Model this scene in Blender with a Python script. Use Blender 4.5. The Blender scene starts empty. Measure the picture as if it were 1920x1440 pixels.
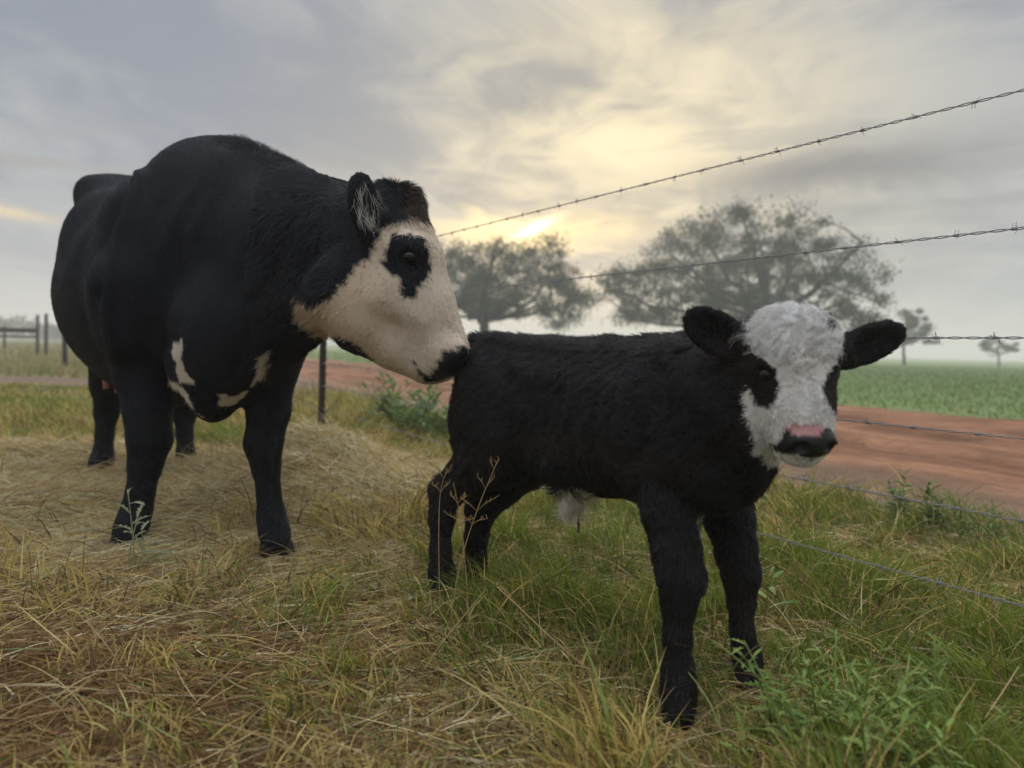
import bpy, bmesh, math, random
import numpy as np
from mathutils import Vector, Matrix
rng = np.random.default_rng(11)
random.seed(5)
scene = bpy.context.scene
COL = scene.collection

# ------------------------------------------------------------------ camera
FPX, CX, CY, EYE = 1387.0, 960.0, 720.0, 0.65      # focal length and centre in photo pixels, eye height in metres
PITCH, ROLL = math.radians(2.81), math.radians(1.41)
_f = np.array([0, math.cos(PITCH), -math.sin(PITCH)])
_u0 = np.array([0, math.sin(PITCH), math.cos(PITCH)])
_x = np.array([1.0, 0, 0])
CR = math.cos(ROLL) * _x + math.sin(ROLL) * _u0
CU = -math.sin(ROLL) * _x + math.cos(ROLL) * _u0
CF = _f
CAM = np.array([0, 0, EYE])
cam_data = bpy.data.cameras.new('camera')
cam = bpy.data.objects.new('camera', cam_data)
COL.objects.link(cam)
m = Matrix.Identity(4)
for i in range(3):
    m[i][0], m[i][1], m[i][2], m[i][3] = CR[i], CU[i], -CF[i], CAM[i]
cam.matrix_world = m
cam_data.sensor_width = 36.0
cam_data.lens = FPX / 1920 * 36.0
cam_data.clip_start = 0.05
cam_data.clip_end = 3000
cam_data.dof.use_dof = True
cam_data.dof.focus_distance = 1.65
cam_data.dof.aperture_fstop = 2.6
scene.camera = cam

def P(px, py, d):
    """the world point seen at photo pixel (px, py) that lies d metres in front of the eye (along +Y)"""
    v = CF * FPX + CR * (px - CX) + CU * (CY - py)
    return CAM + v * (d / v[1])

def unit(v):
    v = np.asarray(v, float); return v / (np.linalg.norm(v, axis=-1, keepdims=True) + 1e-12)

def proj(p):
    q = np.asarray(p, float) - CAM
    z = q @ CF
    return CX + FPX * (q @ CR) / z, CY - FPX * (q @ CU) / z

def pxr(r, d):
    return r / FPX * d

# ------------------------------------------------------------------ node helper
class NT:
    def __init__(self, tree):
        self.t = tree; self.n = tree.nodes; self.l = tree.links
    def put(self, sock, v):
        if isinstance(v, bpy.types.NodeSocket): self.l.new(v, sock)
        elif v is not None:
            if isinstance(v, (tuple, list)) and sock.type == 'RGBA' and len(v) == 3: v = (*v, 1)
            sock.default_value = v
    def math(self, op, a, b=None, c=None, clamp=False):
        n = self.n.new('ShaderNodeMath'); n.operation = op; n.use_clamp = clamp
        for i, v in enumerate((a, b, c)):
            if v is not None: self.put(n.inputs[i], v)
        return n.outputs[0]
    def vec(self, op, a, b=None, s=None):
        n = self.n.new('ShaderNodeVectorMath'); n.operation = op
        self.put(n.inputs[0], a)
        if b is not None: self.put(n.inputs[1], b)
        if s is not None: self.put(n.inputs['Scale'], s)
        return n.outputs['Value'] if op in ('DOT_PRODUCT', 'LENGTH', 'DISTANCE') else n.outputs[0]
    def mix(self, f, a, b, mode='MIX'):
        n = self.n.new('ShaderNodeMix'); n.data_type = 'RGBA'; n.blend_type = mode
        self.put(n.inputs[0], f); self.put(n.inputs[6], a); self.put(n.inputs[7], b)
        return n.outputs[2]
    def noise(self, vec, scale, detail=4, rough=0.55, dist=0.0):
        n = self.n.new('ShaderNodeTexNoise')
        self.put(n.inputs['Vector'], vec); self.put(n.inputs['Scale'], scale)
        n.inputs['Detail'].default_value = detail; n.inputs['Roughness'].default_value = rough
        n.inputs['Distortion'].default_value = dist
        return n.outputs['Fac']
    def smooth(self, v, lo, hi, a=0.0, b=1.0):
        n = self.n.new('ShaderNodeMapRange'); n.interpolation_type = 'SMOOTHSTEP'
        self.put(n.inputs[0], v)
        for i, x in enumerate((lo, hi, a, b)): self.put(n.inputs[i + 1], x)
        return n.outputs[0]
    def comb(self, x, y, z):
        n = self.n.new('ShaderNodeCombineXYZ')
        for i, v in enumerate((x, y, z)): self.put(n.inputs[i], v)
        return n.outputs[0]
    def sep(self, v):
        n = self.n.new('ShaderNodeSeparateXYZ'); self.put(n.inputs[0], v); return n.outputs
    def attr(self, name, out='Color'):
        n = self.n.new('ShaderNodeAttribute'); n.attribute_name = name; return n.outputs[out]

# ------------------------------------------------------------------ sky: broken cloud lit from behind, sun low ahead
SUN_AZ, SUN_EL = math.radians(1.8), math.radians(9.2)      # to the right of straight ahead, above the horizon
SUN = np.array([math.sin(SUN_AZ) * math.cos(SUN_EL), math.cos(SUN_AZ) * math.cos(SUN_EL), math.sin(SUN_EL)])
world = bpy.data.worlds.new('World'); scene.world = world
world.use_nodes = True
w = NT(world.node_tree); w.n.clear()
tc = w.n.new('ShaderNodeTexCoord').outputs['Generated']
sx, sy, sz = w.sep(tc)
zz = w.math('MAXIMUM', sz, 0.0)
sky = w.n.new('ShaderNodeTexSky'); sky.sky_type = 'NISHITA'; sky.sun_disc = False
sky.sun_elevation = SUN_EL; sky.sun_rotation = SUN_AZ
sky.air_density = 1.2; sky.dust_density = 1.0
nis = w.vec('SCALE', sky.outputs[0], s=0.07)
# cloud sheet: the view direction carried on to a flat layer
k = w.math('ADD', zz, 0.10)
cp = w.comb(w.math('DIVIDE', sx, k), w.math('DIVIDE', sy, k), 0.0)
warp = w.noise(cp, 1.1, 2, 0.5)
cpw = w.vec('ADD', w.vec('MULTIPLY', cp, (1.0, 0.62, 1.0)), w.comb(w.math('MULTIPLY', warp, 1.0), w.math('MULTIPLY', warp, 0.6), 3.7))
n1 = w.noise(cpw, 0.85, 5, 0.52, 0.25)
n2 = w.noise(w.vec('ADD', cpw, (7.3, 1.1, 0.4)), 2.3, 5, 0.6, 0.4)
def to_dir(az, el):
    az, el = math.radians(az), math.radians(el); return (math.sin(az) * math.cos(el), math.cos(az) * math.cos(el), math.sin(el))
cos_s = w.math('MAXIMUM', w.vec('DOT_PRODUCT', tc, tuple(SUN)), 0.0)
cos_g = w.math('MAXIMUM', w.vec('DOT_PRODUCT', tc, to_dir(8, 13)), 0.0)
g_wide = w.math('POWER', cos_g, 19.0)
g_mid = w.math('POWER', cos_g, 42.0)
g_core = w.math('POWER', cos_s, 170.0)
n3 = w.noise(w.vec('ADD', cpw, (2.3, 5.1, 1.4)), 7.0, 4, 0.6)
dens = w.math('ADD', w.math('ADD', w.math('MULTIPLY', n1, 0.5), w.math('MULTIPLY', n2, 0.36)), w.math('MULTIPLY', n3, 0.14))
thin = w.smooth(dens, 0.595, 0.405)                       # 1 where the cloud is thin
# cloud body: blue grey away from the sun, warm round it; thick parts darker
away = w.mix(thin, (0.195, 0.215, 0.26), (0.305, 0.32, 0.34))
near = w.mix(thin, (0.285, 0.27, 0.24), (0.50, 0.445, 0.335))
body = w.mix(g_wide, away, near)
body = w.mix(w.math('MULTIPLY', w.math('MULTIPLY', g_mid, w.smooth(dens, 0.57, 0.38)), 0.9, clamp=True), body, (0.84, 0.70, 0.44))
# thin dark bars of cloud low down, seen edge on
bars = w.noise(w.comb(w.math('MULTIPLY', w.math('ARCTAN2', sx, sy), 3.2), w.math('MULTIPLY', w.math('ADD', sz, w.math('MULTIPLY', n2, 0.02)), 24.0), 5.2), 1.0, 4, 0.55, 0.6)
barm = w.math('MULTIPLY', w.smooth(bars, 0.50, 0.64), w.math('MULTIPLY', w.smooth(sz, 0.06, 0.13), w.smooth(sz, 0.34, 0.20)))
body = w.mix(w.math('MULTIPLY', barm, 0.75), body, (0.26, 0.255, 0.25))
# the low slot under the cloud edge where the sun nearly breaks through
slot = w.math('MULTIPLY', w.math('MULTIPLY', g_core, w.smooth(w.math('ABSOLUTE', w.math('SUBTRACT', sz, w.math('ADD', 0.150, w.math('MULTIPLY', w.math('SUBTRACT', n2, 0.5), 0.10)))), 0.030, 0.0)), 1.0)
body = w.mix(slot, body, (1.7, 1.25, 0.55))
# single cloud features of this sky: a dark bar to the right, the slit where the sun shows, a warm gap far left
def streak(px, py, half_w, half_h, slope, wob):
    c_ = P(px, py, 1.0) - CAM; c_ = c_ / np.linalg.norm(c_); r_ = unit(CR + slope * CU); u_ = unit(CU - slope * CR)
    du = w.math('DIVIDE', w.math('SUBTRACT', w.vec('DOT_PRODUCT', tc, tuple(r_)), float(c_ @ r_)), half_w)
    dv = w.math('DIVIDE', w.math('ADD', w.math('SUBTRACT', w.vec('DOT_PRODUCT', tc, tuple(u_)), float(c_ @ u_)), w.math('MULTIPLY', w.math('SUBTRACT', n2, 0.5), wob)), half_h)
    r2 = w.math('ADD', w.math('MULTIPLY', du, du), w.math('MULTIPLY', dv, dv))
    return w.math('MULTIPLY', w.math('EXPONENT', w.math('MULTIPLY', r2, -1.0)), w.smooth(w.vec('DOT_PRODUCT', tc, tuple(c_)), 0.0, 0.3))
body = w.mix(w.math('MULTIPLY', streak(1540, 322, 0.15, 0.026, 0.02, 0.07), 0.95), body, (0.165, 0.16, 0.16))
body = w.mix(w.math('MULTIPLY', streak(1610, 392, 0.05, 0.008, 0.0, 0.05), 0.6), body, (0.21, 0.205, 0.20))
body = w.mix(w.math('MULTIPLY', streak(1110, 470, 0.09, 0.022, 0.0, 0.08), 0.6), body, (0.25, 0.25, 0.255))
body = w.mix(w.math('MULTIPLY', streak(1000, 440, 0.11, 0.020, 0.12, 0.05), 0.75), body, (0.80, 0.60, 0.29))
body = w.mix(streak(998, 431, 0.030, 0.0062, 0.42, 0.02), body, (2.6, 2.1, 1.15))
body = w.mix(w.math('MULTIPLY', streak(12, 396, 0.045, 0.007, -0.1, 0.03), 0.8), body, (0.66, 0.50, 0.28))
# pale band over the horizon, and an overcast sky's rise in brightness towards the zenith
body = w.mix(w.smooth(sz, 0.16, 0.0, 0.0, 0.85), body, (0.40, 0.41, 0.41))
cie = w.smooth(sz, 0.36, 1.0, 0.80, 3.6)
body = w.vec('SCALE', body, s=cie)
tot = w.mix(0.05, body, nis)
bg = w.n.new('ShaderNodeBackground'); w.put(bg.inputs[0], tot); bg.inputs[1].default_value = 1.0
out = w.n.new('ShaderNodeOutputWorld'); w.l.new(bg.outputs[0], out.inputs[0])

# the sun behind the cloud
sun_d = bpy.data.lights.new('sun', 'SUN'); sun_d.energy = 1.5; sun_d.angle = math.radians(14); sun_d.color = (1.0, 0.86, 0.66)
sun_o = bpy.data.objects.new('sun', sun_d); COL.objects.link(sun_o)
sun_o.rotation_euler = Vector(SUN).to_track_quat('Z', 'Y').to_euler()

scene.view_settings.view_transform = 'Standard'
scene.view_settings.look = 'None'
scene.view_settings.exposure = 0.82
scene.view_settings.gamma = 1.0
scene.render.engine = 'CYCLES'
scene.cycles.use_denoising = True
scene.cycles.adaptive_threshold = 0.02
scene.cycles.max_bounces = 6
scene.cycles.diffuse_bounces = 3
scene.cycles.transparent_max_bounces = 6
scene.cycles.volume_bounces = 1

# ------------------------------------------------------------------ shared helpers
def tag(o, label=None, cat=None, group=None, kind=None):
    if label: o['label'] = label
    if cat: o['category'] = cat
    if group: o['group'] = group
    if kind: o['kind'] = kind
    return o

def empty(name, loc=(0, 0, 0)):
    o = bpy.data.objects.new(name, None); o.empty_display_size = 0.05
    o.location = loc; COL.objects.link(o); return o

def link(name, mesh, parent=None, mat=None):
    o = bpy.data.objects.new(name, mesh); COL.objects.link(o)
    if mat and mesh is not None: mesh.materials.append(mat)
    if parent is not None:
        o.parent = parent
        o.matrix_parent_inverse = Matrix.Translation(-Vector(parent.location))
    return o

def mesh_np(name, verts, faces, smooth=False):
    """faces: (N,3) or (N,4) int array, or a list of such arrays"""
    me = bpy.data.meshes.new(name)
    if not isinstance(faces, list): faces = [faces]
    faces = [np.asarray(f, np.int32) for f in faces if len(f)]
    me.vertices.add(len(verts)); me.vertices.foreach_set('co', np.ascontiguousarray(verts, np.float32).ravel())
    loops = np.concatenate([f.ravel() for f in faces]).astype(np.int32)
    tot = np.concatenate([np.full(len(f), f.shape[1], np.int32) for f in faces])
    st = np.concatenate([[0], np.cumsum(tot)[:-1]]).astype(np.int32)
    me.loops.add(len(loops)); me.loops.foreach_set('vertex_index', loops)
    me.polygons.add(len(tot)); me.polygons.foreach_set('loop_start', st)
    try: me.polygons.foreach_set('loop_total', tot)
    except Exception: pass
    me.polygons.foreach_set('use_smooth', np.full(len(tot), smooth, bool))
    me.update(calc_edges=True); me.validate()
    return me

def vcol(me, name, cols):
    a = me.attributes.new(name, 'FLOAT_COLOR', 'POINT')
    c = np.ones((len(cols), 4), np.float32); c[:, :3] = cols
    a.data.foreach_set('color', c.ravel())

def fattr(me, name, vals):
    a_ = me.attributes.new(name, 'FLOAT', 'POINT'); a_.data.foreach_set('value', np.asarray(vals, np.float32))

def mat(name, col=(0.5, 0.5, 0.5), rough=0.7, spec=0.3, build=None, metallic=0.0):
    mt = bpy.data.materials.new(name); mt.use_nodes = True
    t = NT(mt.node_tree); b = t.n['Principled BSDF']
    b.inputs['Base Color'].default_value = (*col, 1); b.inputs['Roughness'].default_value = rough
    b.inputs['Specular IOR Level'].default_value = spec; b.inputs['Metallic'].default_value = metallic
    if build: build(t, b)
    return mt

def hash2(ix, iy, seed=0):
    h = (ix.astype(np.int64) * 374761393 + iy.astype(np.int64) * 668265263 + seed * 974634721) & 0x7fffffff
    h = ((h ^ (h >> 13)) * 1274126177) & 0x7fffffff
    return ((h ^ (h >> 16)) & 0xffff) / 65535.0

def vnoise(x, y, s=1.0, seed=0, octaves=1):
    x = np.asarray(x, float); y = np.asarray(y, float); r = 0; a = 1.0; tot = 0
    for o in range(octaves):
        X, Y = x * s * 2 ** o, y * s * 2 ** o
        ix, iy = np.floor(X), np.floor(Y); fx, fy = X - ix, Y - iy
        fx = fx * fx * (3 - 2 * fx); fy = fy * fy * (3 - 2 * fy)
        v = lambda a_, b_: hash2(ix + a_, iy + b_, seed + o)
        r = r + a * ((v(0, 0) * (1 - fx) + v(1, 0) * fx) * (1 - fy) + (v(0, 1) * (1 - fx) + v(1, 1) * fx) * fy)
        tot += a; a *= 0.5
    return r / tot

def sstep(a, b, x):
    t = np.clip((x - a) / (b - a), 0, 1); return t * t * (3 - 2 * t)

def in_poly(px, py, poly):
    poly = np.asarray(poly, float); r = np.zeros(np.shape(px), bool)
    j = len(poly) - 1
    for i in range(len(poly)):
        xi, yi = poly[i]; xj, yj = poly[j]
        c = ((yi > py) != (yj > py)) & (px < (xj - xi) * (py - yi) / (yj - yi + 1e-12) + xi)
        r ^= c; j = i
    return r

def tube_np(pts, rad, sides=6, cap=True):
    """round tube along pts; returns verts, quads"""
    pts = np.asarray(pts, float); n = len(pts); rad = np.broadcast_to(np.asarray(rad, float), (n,))
    tan = unit(np.gradient(pts, axis=0))
    ref = np.array([0, 0, 1.0]) if abs(tan[0][2]) < 0.9 else np.array([1.0, 0, 0])
    V = []
    for i in range(n):
        a = unit(np.cross(tan[i], ref)); b = np.cross(tan[i], a)
        ang = np.arange(sides) * 2 * math.pi / sides
        V.append(pts[i] + rad[i] * (np.cos(ang)[:, None] * a + np.sin(ang)[:, None] * b))
    V = np.concatenate(V)
    i = np.arange(n - 1)[:, None] * sides; s = np.arange(sides)[None]; s2 = (s + 1) % sides
    Q = np.stack([i + s, i + s2, i + sides + s2, i + sides + s], -1).reshape(-1, 4)
    if cap:
        V = np.concatenate([V, pts[:1], pts[-1:]]); c0, c1 = n * sides, n * sides + 1
        sA = np.arange(sides); sB = (sA + 1) % sides
        T = np.concatenate([np.stack([np.full(sides, c0), sB, sA], -1), np.stack([np.full(sides, c1), (n - 1) * sides + sA, (n - 1) * sides + sB], -1)])
        return V, [Q, T]
    return V, [Q]

def merge(parts):
    """join (verts, [faces...]) pieces to one"""
    V, F = [], {}; off = 0
    for v, fs in parts:
        V.append(v)
        for f in fs:
            if len(f): F.setdefault(f.shape[1], []).append(np.asarray(f) + off)
        off += len(v)
    return np.concatenate(V), [np.concatenate(x) for x in F.values()]

# ------------------------------------------------------------------ blended solid bodies
class Field:
    """signed distance grid; shapes are blended in and the skin is read off as one continuous mesh"""
    def __init__(self, lo, hi, h):
        self.h = h; self.lo = np.array(lo, float)
        self.n = np.ceil((np.array(hi) - self.lo) / h).astype(int) + 1
        self.F = np.full(self.n, 0.25, np.float32)
    def _sub(self, a, b, pad):
        i0 = np.maximum(np.floor((np.minimum(a, b) - pad - self.lo) / self.h).astype(int), 0)
        i1 = np.minimum(np.ceil((np.maximum(a, b) + pad - self.lo) / self.h).astype(int) + 1, self.n)
        if np.any(i1 <= i0): return None, None
        ax = [self.lo[k] + self.h * np.arange(i0[k], i1[k]) for k in range(3)]
        G = np.stack(np.meshgrid(*ax, indexing='ij'), -1).astype(np.float32)
        return tuple(slice(i0[k], i1[k]) for k in range(3)), G
    def _blend(self, sl, d, k, sub=False):
        a = self.F[sl]
        if sub:
            d = -d; h = np.clip(0.5 + 0.5 * (d - a) / k, 0, 1)
            self.F[sl] = a + (d - a) * h + k * h * (1 - h)
        else:
            h = np.clip(0.5 + 0.5 * (a - d) / k, 0, 1)
            self.F[sl] = a + (d - a) * h - k * h * (1 - h)
    def cap(self, a, b, ra, rb, k=0.03, flat=None, sub=False):
        a, b = np.asarray(a, float), np.asarray(b, float)
        R = max(ra, rb); s = 1.0
        if flat: R *= max(1, flat[1])
        sl, G = self._sub(a, b, R + k + 0.05)
        if sl is None: return
        ab = (b - a).astype(np.float32); q = G - a.astype(np.float32)
        t = np.clip((q @ ab) / max(float(ab @ ab), 1e-9), 0, 1)
        q = q - t[..., None] * ab
        if flat:
            wv = unit(flat[0]).astype(np.float32); c = q @ wv
            q = q + (c * (1 / flat[1] - 1))[..., None] * wv; s = min(1, flat[1])
        d = (np.sqrt((q * q).sum(-1)) - (ra + (rb - ra) * t)) * (s if flat else 1)
        self._blend(sl, d.astype(np.float32), k, sub)
    def chain(self, pts, k=0.03, flat=None):
        for (p, r), (q, s) in zip(pts, pts[1:]): self.cap(p, q, r, s, k, flat)
    def ell(self, c, axes, rad, k=0.03, sub=False):
        c = np.asarray(c, float); A = np.asarray(axes, np.float32); rad = np.asarray(rad, np.float32)
        sl, G = self._sub(c, c, rad.max() + k + 0.05)
        if sl is None: return
        q = (G - c.astype(np.float32)) @ A.T
        k0 = np.sqrt(((q / rad) ** 2).sum(-1)); k1 = np.sqrt(((q / rad ** 2) ** 2).sum(-1)) + 1e-6
        self._blend(sl, k0 * (k0 - 1) / k1, k, sub)
    def skin(self, relax=2):
        F = self.F; n = self.n; S = F < 0
        cs = np.zeros(n - 1, np.uint8)
        for dx in (0, 1):
            for dy in (0, 1):
                for dz in (0, 1):
                    cs += S[dx:n[0] - 1 + dx, dy:n[1] - 1 + dy, dz:n[2] - 1 + dz]
        act = (cs > 0) & (cs < 8); idx = np.argwhere(act); N = len(idx)
        vid = np.full(n - 1, -1, np.int32); vid[act] = np.arange(N)
        acc = np.zeros((N, 3)); cnt = np.zeros(N)
        for ax in range(3):
            o1, o2 = [a for a in range(3) if a != ax]
            for i in (0, 1):
                for j in (0, 1):
                    A = idx.copy(); A[:, o1] += i; A[:, o2] += j; B = A.copy(); B[:, ax] += 1
                    fa, fb = F[tuple(A.T)].astype(float), F[tuple(B.T)].astype(float)
                    x = (fa < 0) != (fb < 0); t = np.where(x, fa / np.where(x, fa - fb, 1), 0)
                    p = A.astype(float); p[:, ax] += t
                    acc[x] += p[x]; cnt[x] += 1
        V = acc / cnt[:, None] * self.h + self.lo
        Q = []
        for ax in range(3):
            o1, o2 = (ax + 1) % 3, (ax + 2) % 3
            sA = [slice(None)] * 3; sB = [slice(None)] * 3; sA[ax] = slice(0, -1); sB[ax] = slice(1, None)
            a, b = S[tuple(sA)], S[tuple(sB)]
            for flip, msk in ((False, a & ~b), (True, ~a & b)):
                e = np.argwhere(msk)
                e = e[(e[:, o1] > 0) & (e[:, o2] > 0) & (e[:, o1] < n[o1] - 1) & (e[:, o2] < n[o2] - 1)]
                c = []
                for i, j in ((1, 1), (0, 1), (0, 0), (1, 0)):
                    f = e.copy(); f[:, o1] -= i; f[:, o2] -= j; c.append(vid[tuple(f.T)])
                q = np.stack(c, -1); Q.append(q[:, ::-1] if flip else q)
        Q = np.concatenate(Q); Q = Q[(Q >= 0).all(1)]
        # keep the largest connected piece
        lab = np.arange(N)
        for _ in range(400):
            mn = lab[Q].min(1); new = lab.copy()
            for c in range(4): np.minimum.at(new, Q[:, c], mn)
            new = new[new]
            if (new == lab).all(): break
            lab = new
        big = np.bincount(lab).argmax(); keep = lab == big
        Q = Q[keep[Q].all(1)]; re = np.cumsum(keep) - 1; V = V[keep]; Q = re[Q]
        E = np.concatenate([Q[:, [0, 1]], Q[:, [1, 2]], Q[:, [2, 3]], Q[:, [3, 0]]])
        for _ in range(relax):
            s = np.zeros_like(V); c = np.zeros(len(V))
            np.add.at(s, E[:, 0], V[E[:, 1]]); np.add.at(c, E[:, 0], 1)
            np.add.at(s, E[:, 1], V[E[:, 0]]); np.add.at(c, E[:, 1], 1)
            V = 0.5 * V + 0.5 * s / c[:, None]
        return V, Q

def vnormals(V, Q):
    fn = np.cross(V[Q[:, 2]] - V[Q[:, 0]], V[Q[:, 3]] - V[Q[:, 1]])
    N = np.zeros_like(V)
    for c in range(4): np.add.at(N, Q[:, c], fn)
    return unit(N)

# ------------------------------------------------------------------ ground shape
def hay_amount(x, y):
    """0..1: how much loose hay lies here"""
    x = np.asarray(x, float); y = np.asarray(y, float)
    g = lambda cx, cy, rx, ry: np.exp(-((x - cx) / rx) ** 2 - ((y - cy) / ry) ** 2)
    a = 1.0 * g(-1.55, 3.1, 1.1, 0.85) + 0.9 * g(-0.75, 3.1, 0.55, 0.6) + 0.8 * g(-2.6, 3.4, 1.0, 0.9) + 0.75 * g(-1.3, 2.1, 0.75, 0.42) + 0.45 * g(-0.9, 1.4, 0.4, 0.25)
    return np.clip(a * (0.72 + 0.6 * vnoise(x, y, 2.3, 4, 2)), 0, 1)

def gz(x, y):
    x = np.asarray(x, float); y = np.asarray(y, float)
    near = np.exp(-np.maximum(y, 0) / 14.0)
    z = (vnoise(x, y, 1.7, 1, 3) - 0.5) * 0.045 * near
    g = lambda cx, cy, rx, ry: np.exp(-((x - cx) / rx) ** 2 - ((y - cy) / ry) ** 2)
    for px, py, d in ((1272, 1365, 1.25), (1407, 1290, 1.41), (519, 1045, 2.10), (235, 1040, 2.18)):     # the feet have pressed the turf down
        f_ = P(px, py, d); q_ = g(f_[0], f_[1], 0.20, 0.20); z = z * (1 - q_) - 0.014 * q_
    z = z + 0.012 * g(-1.75, 3.45, 0.9, 0.5) + 0.10 * g(-0.98, 3.55, 0.33, 0.28) + 0.05 * g(-0.62, 3.0, 0.4, 0.3) + 0.04 * g(-2.7, 3.4, 0.5, 0.4)
    return z

# ------------------------------------------------------------------ the cow
Z3 = np.array([0, 0, 1.0])
def build_cow():
    B = unit([0.55, -0.835, 0]); L = np.array([B[1], -B[0], 0])     # forward, and the cow's own right (towards photo-left)
    O = np.array([-0.97, 2.36, 0.0])
    loc = lambda s, t, z: O + B * s + L * t + Z3 * z
    AX = np.stack([B, L, Z3])
    Fd = Field((-2.35, 1.55, -0.06), (0.05, 4.25, 1.50), 0.0125)
    E = lambda s, t, z, r, k=0.08: Fd.ell(loc(s, t, z), AX, r, k)
    # trunk
    E(-0.78, 0.03, 0.82, (0.74, 0.375, 0.39), 0.05)
    E(-0.55, 0.0, 0.79, (0.55, 0.33, 0.39), 0.08)
    E(-1.30, -0.02, 1.13, (0.32, 0.27, 0.25), 0.12)
    Fd.cap(loc(-1.42, -0.02, 1.285), loc(-0.1, 0, 1.15), 0.085, 0.12, 0.12)
    for s in (-1, 1):
        Fd.cap(loc(-1.16, s * 0.235, 1.265), loc(-1.24, s * 0.17, 1.27), 0.07, 0.09, 0.09)      # hook bones
        Fd.cap(loc(-1.20, s * 0.18, 1.21), loc(-0.70, s * 0.21, 1.05), 0.09, 0.14, 0.12)            # loin down to the ribs
        Fd.cap(loc(-1.50, s * 0.10, 1.13), loc(-1.40, s * 0.13, 0.95), 0.09, 0.16, 0.10)       # pins and buttock
        E(-1.28, s * 0.20, 0.86, (0.24, 0.14, 0.32), 0.10)                                     # thigh
    # chest, shoulders, hump
    E(-0.18, 0.0, 0.84, (0.36, 0.27, 0.38), 0.10)
    for s in (-1, 1):
        E(-0.14, s * 0.205, 0.83, (0.19, 0.105, 0.30), 0.08)
        Fd.cap(loc(-0.02, s * 0.235, 0.80), loc(-0.02, s * 0.225, 0.66), 0.105, 0.09, 0.06)
    E(-0.13, -0.06, 1.125, (0.38, 0.18, 0.165), 0.10)
    # neck swings round to the calf
    nk = dict(k=0.10, flat=(np.array([0.7, 0.7, 0]), 0.86))
    Fd.chain([(P(410, 460, 2.50), pxr(160, 2.5)), (P(485, 470, 2.32), pxr(145, 2.32)), (P(570, 482, 2.13), pxr(130, 2.13)), (P(665, 470, 1.97), pxr(105, 1.97))], **nk)
    Fd.chain([(P(440, 355, 2.50), pxr(70, 2.5)), (P(540, 392, 2.28), pxr(62, 2.28)), (P(640, 425, 2.05), pxr(54, 2.05)), (P(715, 415, 1.93), pxr(46, 1.93))], k=0.08)
    # throat, dewlap and brisket
    Fd.chain([(P(600, 560, 1.95), pxr(52, 1.95)), (P(540, 590, 2.05), pxr(58, 2.05)), (P(475, 640, 2.10), pxr(62, 2.1)), (P(425, 690, 2.12), pxr(58, 2.12)), (P(400, 735, 2.14), pxr(46, 2.14))], k=0.07)
    Fd.chain([(P(520, 560, 2.1), pxr(80, 2.1)), (P(430, 620, 2.18), pxr(95, 2.18)), (P(395, 690, 2.24), pxr(75, 2.24))], k=0.08)
    Fd.cap(P(400, 715, 2.2), P(400, 766, 2.14), pxr(55, 2.15), pxr(22, 2.14), 0.05)
    # front legs (near-straight columns with knee, fetlock and hoof)
    def leg(pts, k=0.025):
        Fd.chain([(P(x, y, d), pxr(r, d)) for x, y, d, r in pts], k=k)
    leg([(262, 600, 2.36, 62), (268, 700, 2.31, 50), (277, 770, 2.28, 41), (281, 822, 2.27, 39), (273, 870, 2.27, 29), (264, 920, 2.27, 24), (257, 955, 2.27, 26), (247, 985, 2.25, 28), (240, 1008, 2.23, 30)])
    leg([(515, 600, 2.26, 52), (513, 690, 2.22, 44), (504, 770, 2.20, 38), (494, 832, 2.19, 34), (499, 875, 2.19, 25), (504, 925, 2.19, 21), (509, 968, 2.19, 25), (514, 995, 2.17, 27), (518, 1015, 2.15, 28)])
    Fd.cap(P(515, 610, 2.27), P(470, 560, 2.33), pxr(70, 2.27), pxr(90, 2.33), 0.08)
    # hind legs
    leg([(215, 640, 3.32, 52), (205, 720, 3.36, 32), (200, 775, 3.42, 20), (196, 815, 3.40, 15), (194, 850, 3.38, 17), (190, 868, 3.35, 20), (188, 880, 3.33, 21)], 0.03)
    leg([(352, 640, 3.40, 48), (348, 720, 3.46, 28), (346, 775, 3.52, 20), (346, 815, 3.50, 14), (348, 850, 3.48, 16), (350, 868, 3.45, 19)], 0.03)
    # head in profile
    D = 1.90; Wd = unit(np.array([0.14, -0.985, 0.0])); hp = lambda x, y, dd=0.0: P(x, y, D) + Wd * dd
    fl = (Wd, 0.92)
    R = lambda r: pxr(r, D)
    Fd.chain([(hp(738, 396), R(46)), (hp(738, 470), R(72)), (hp(752, 545), R(78)), (hp(792, 612), R(58)), (hp(822, 655), R(44))], k=0.045, flat=fl)
    Fd.chain([(hp(766, 412), R(20)), (hp(788, 480), R(22)), (hp(812, 560), R(22)), (hp(842, 630), R(21))], k=0.05, flat=(Wd, 1.6))     # bridge of the nose
    Fd.chain([(hp(628, 560), R(52)), (hp(680, 605), R(55)), (hp(740, 650), R(38)), (hp(790, 683), R(30))], k=0.04, flat=(Wd, 1.15))     # jaw
    for s in (-1, 1):
        Fd.ell(hp(662, 548, s * 0.062), np.stack([unit(CR), unit(-CU), Wd]), (R(80), R(70), 0.05), 0.04)                                # cheek muscle
        Fd.ell(hp(768, 474, s * 0.095), np.stack([unit(CR), unit(-CU), Wd]), (R(34), R(26), 0.028), 0.025)                             # brow
        Fd.ell(hp(767, 490, s * 0.118), np.stack([unit(CR), unit(-CU), Wd]), (R(15), R(11), 0.012), 0.008, True)                       # eye socket
        Fd.cap(hp(700, 560, s * 0.088), hp(790, 600, s * 0.075), 0.02, 0.015, 0.03)                                                   # cheek ridge
    # muzzle
    Fd.ell(hp(838, 668), np.stack([unit(CR), unit(-CU), Wd]), (R(41), R(42), 0.082), 0.03)
    Fd.ell(hp(805, 692), np.stack([unit(CR), unit(-CU), Wd]), (R(33), R(26), 0.055), 0.025)
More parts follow.
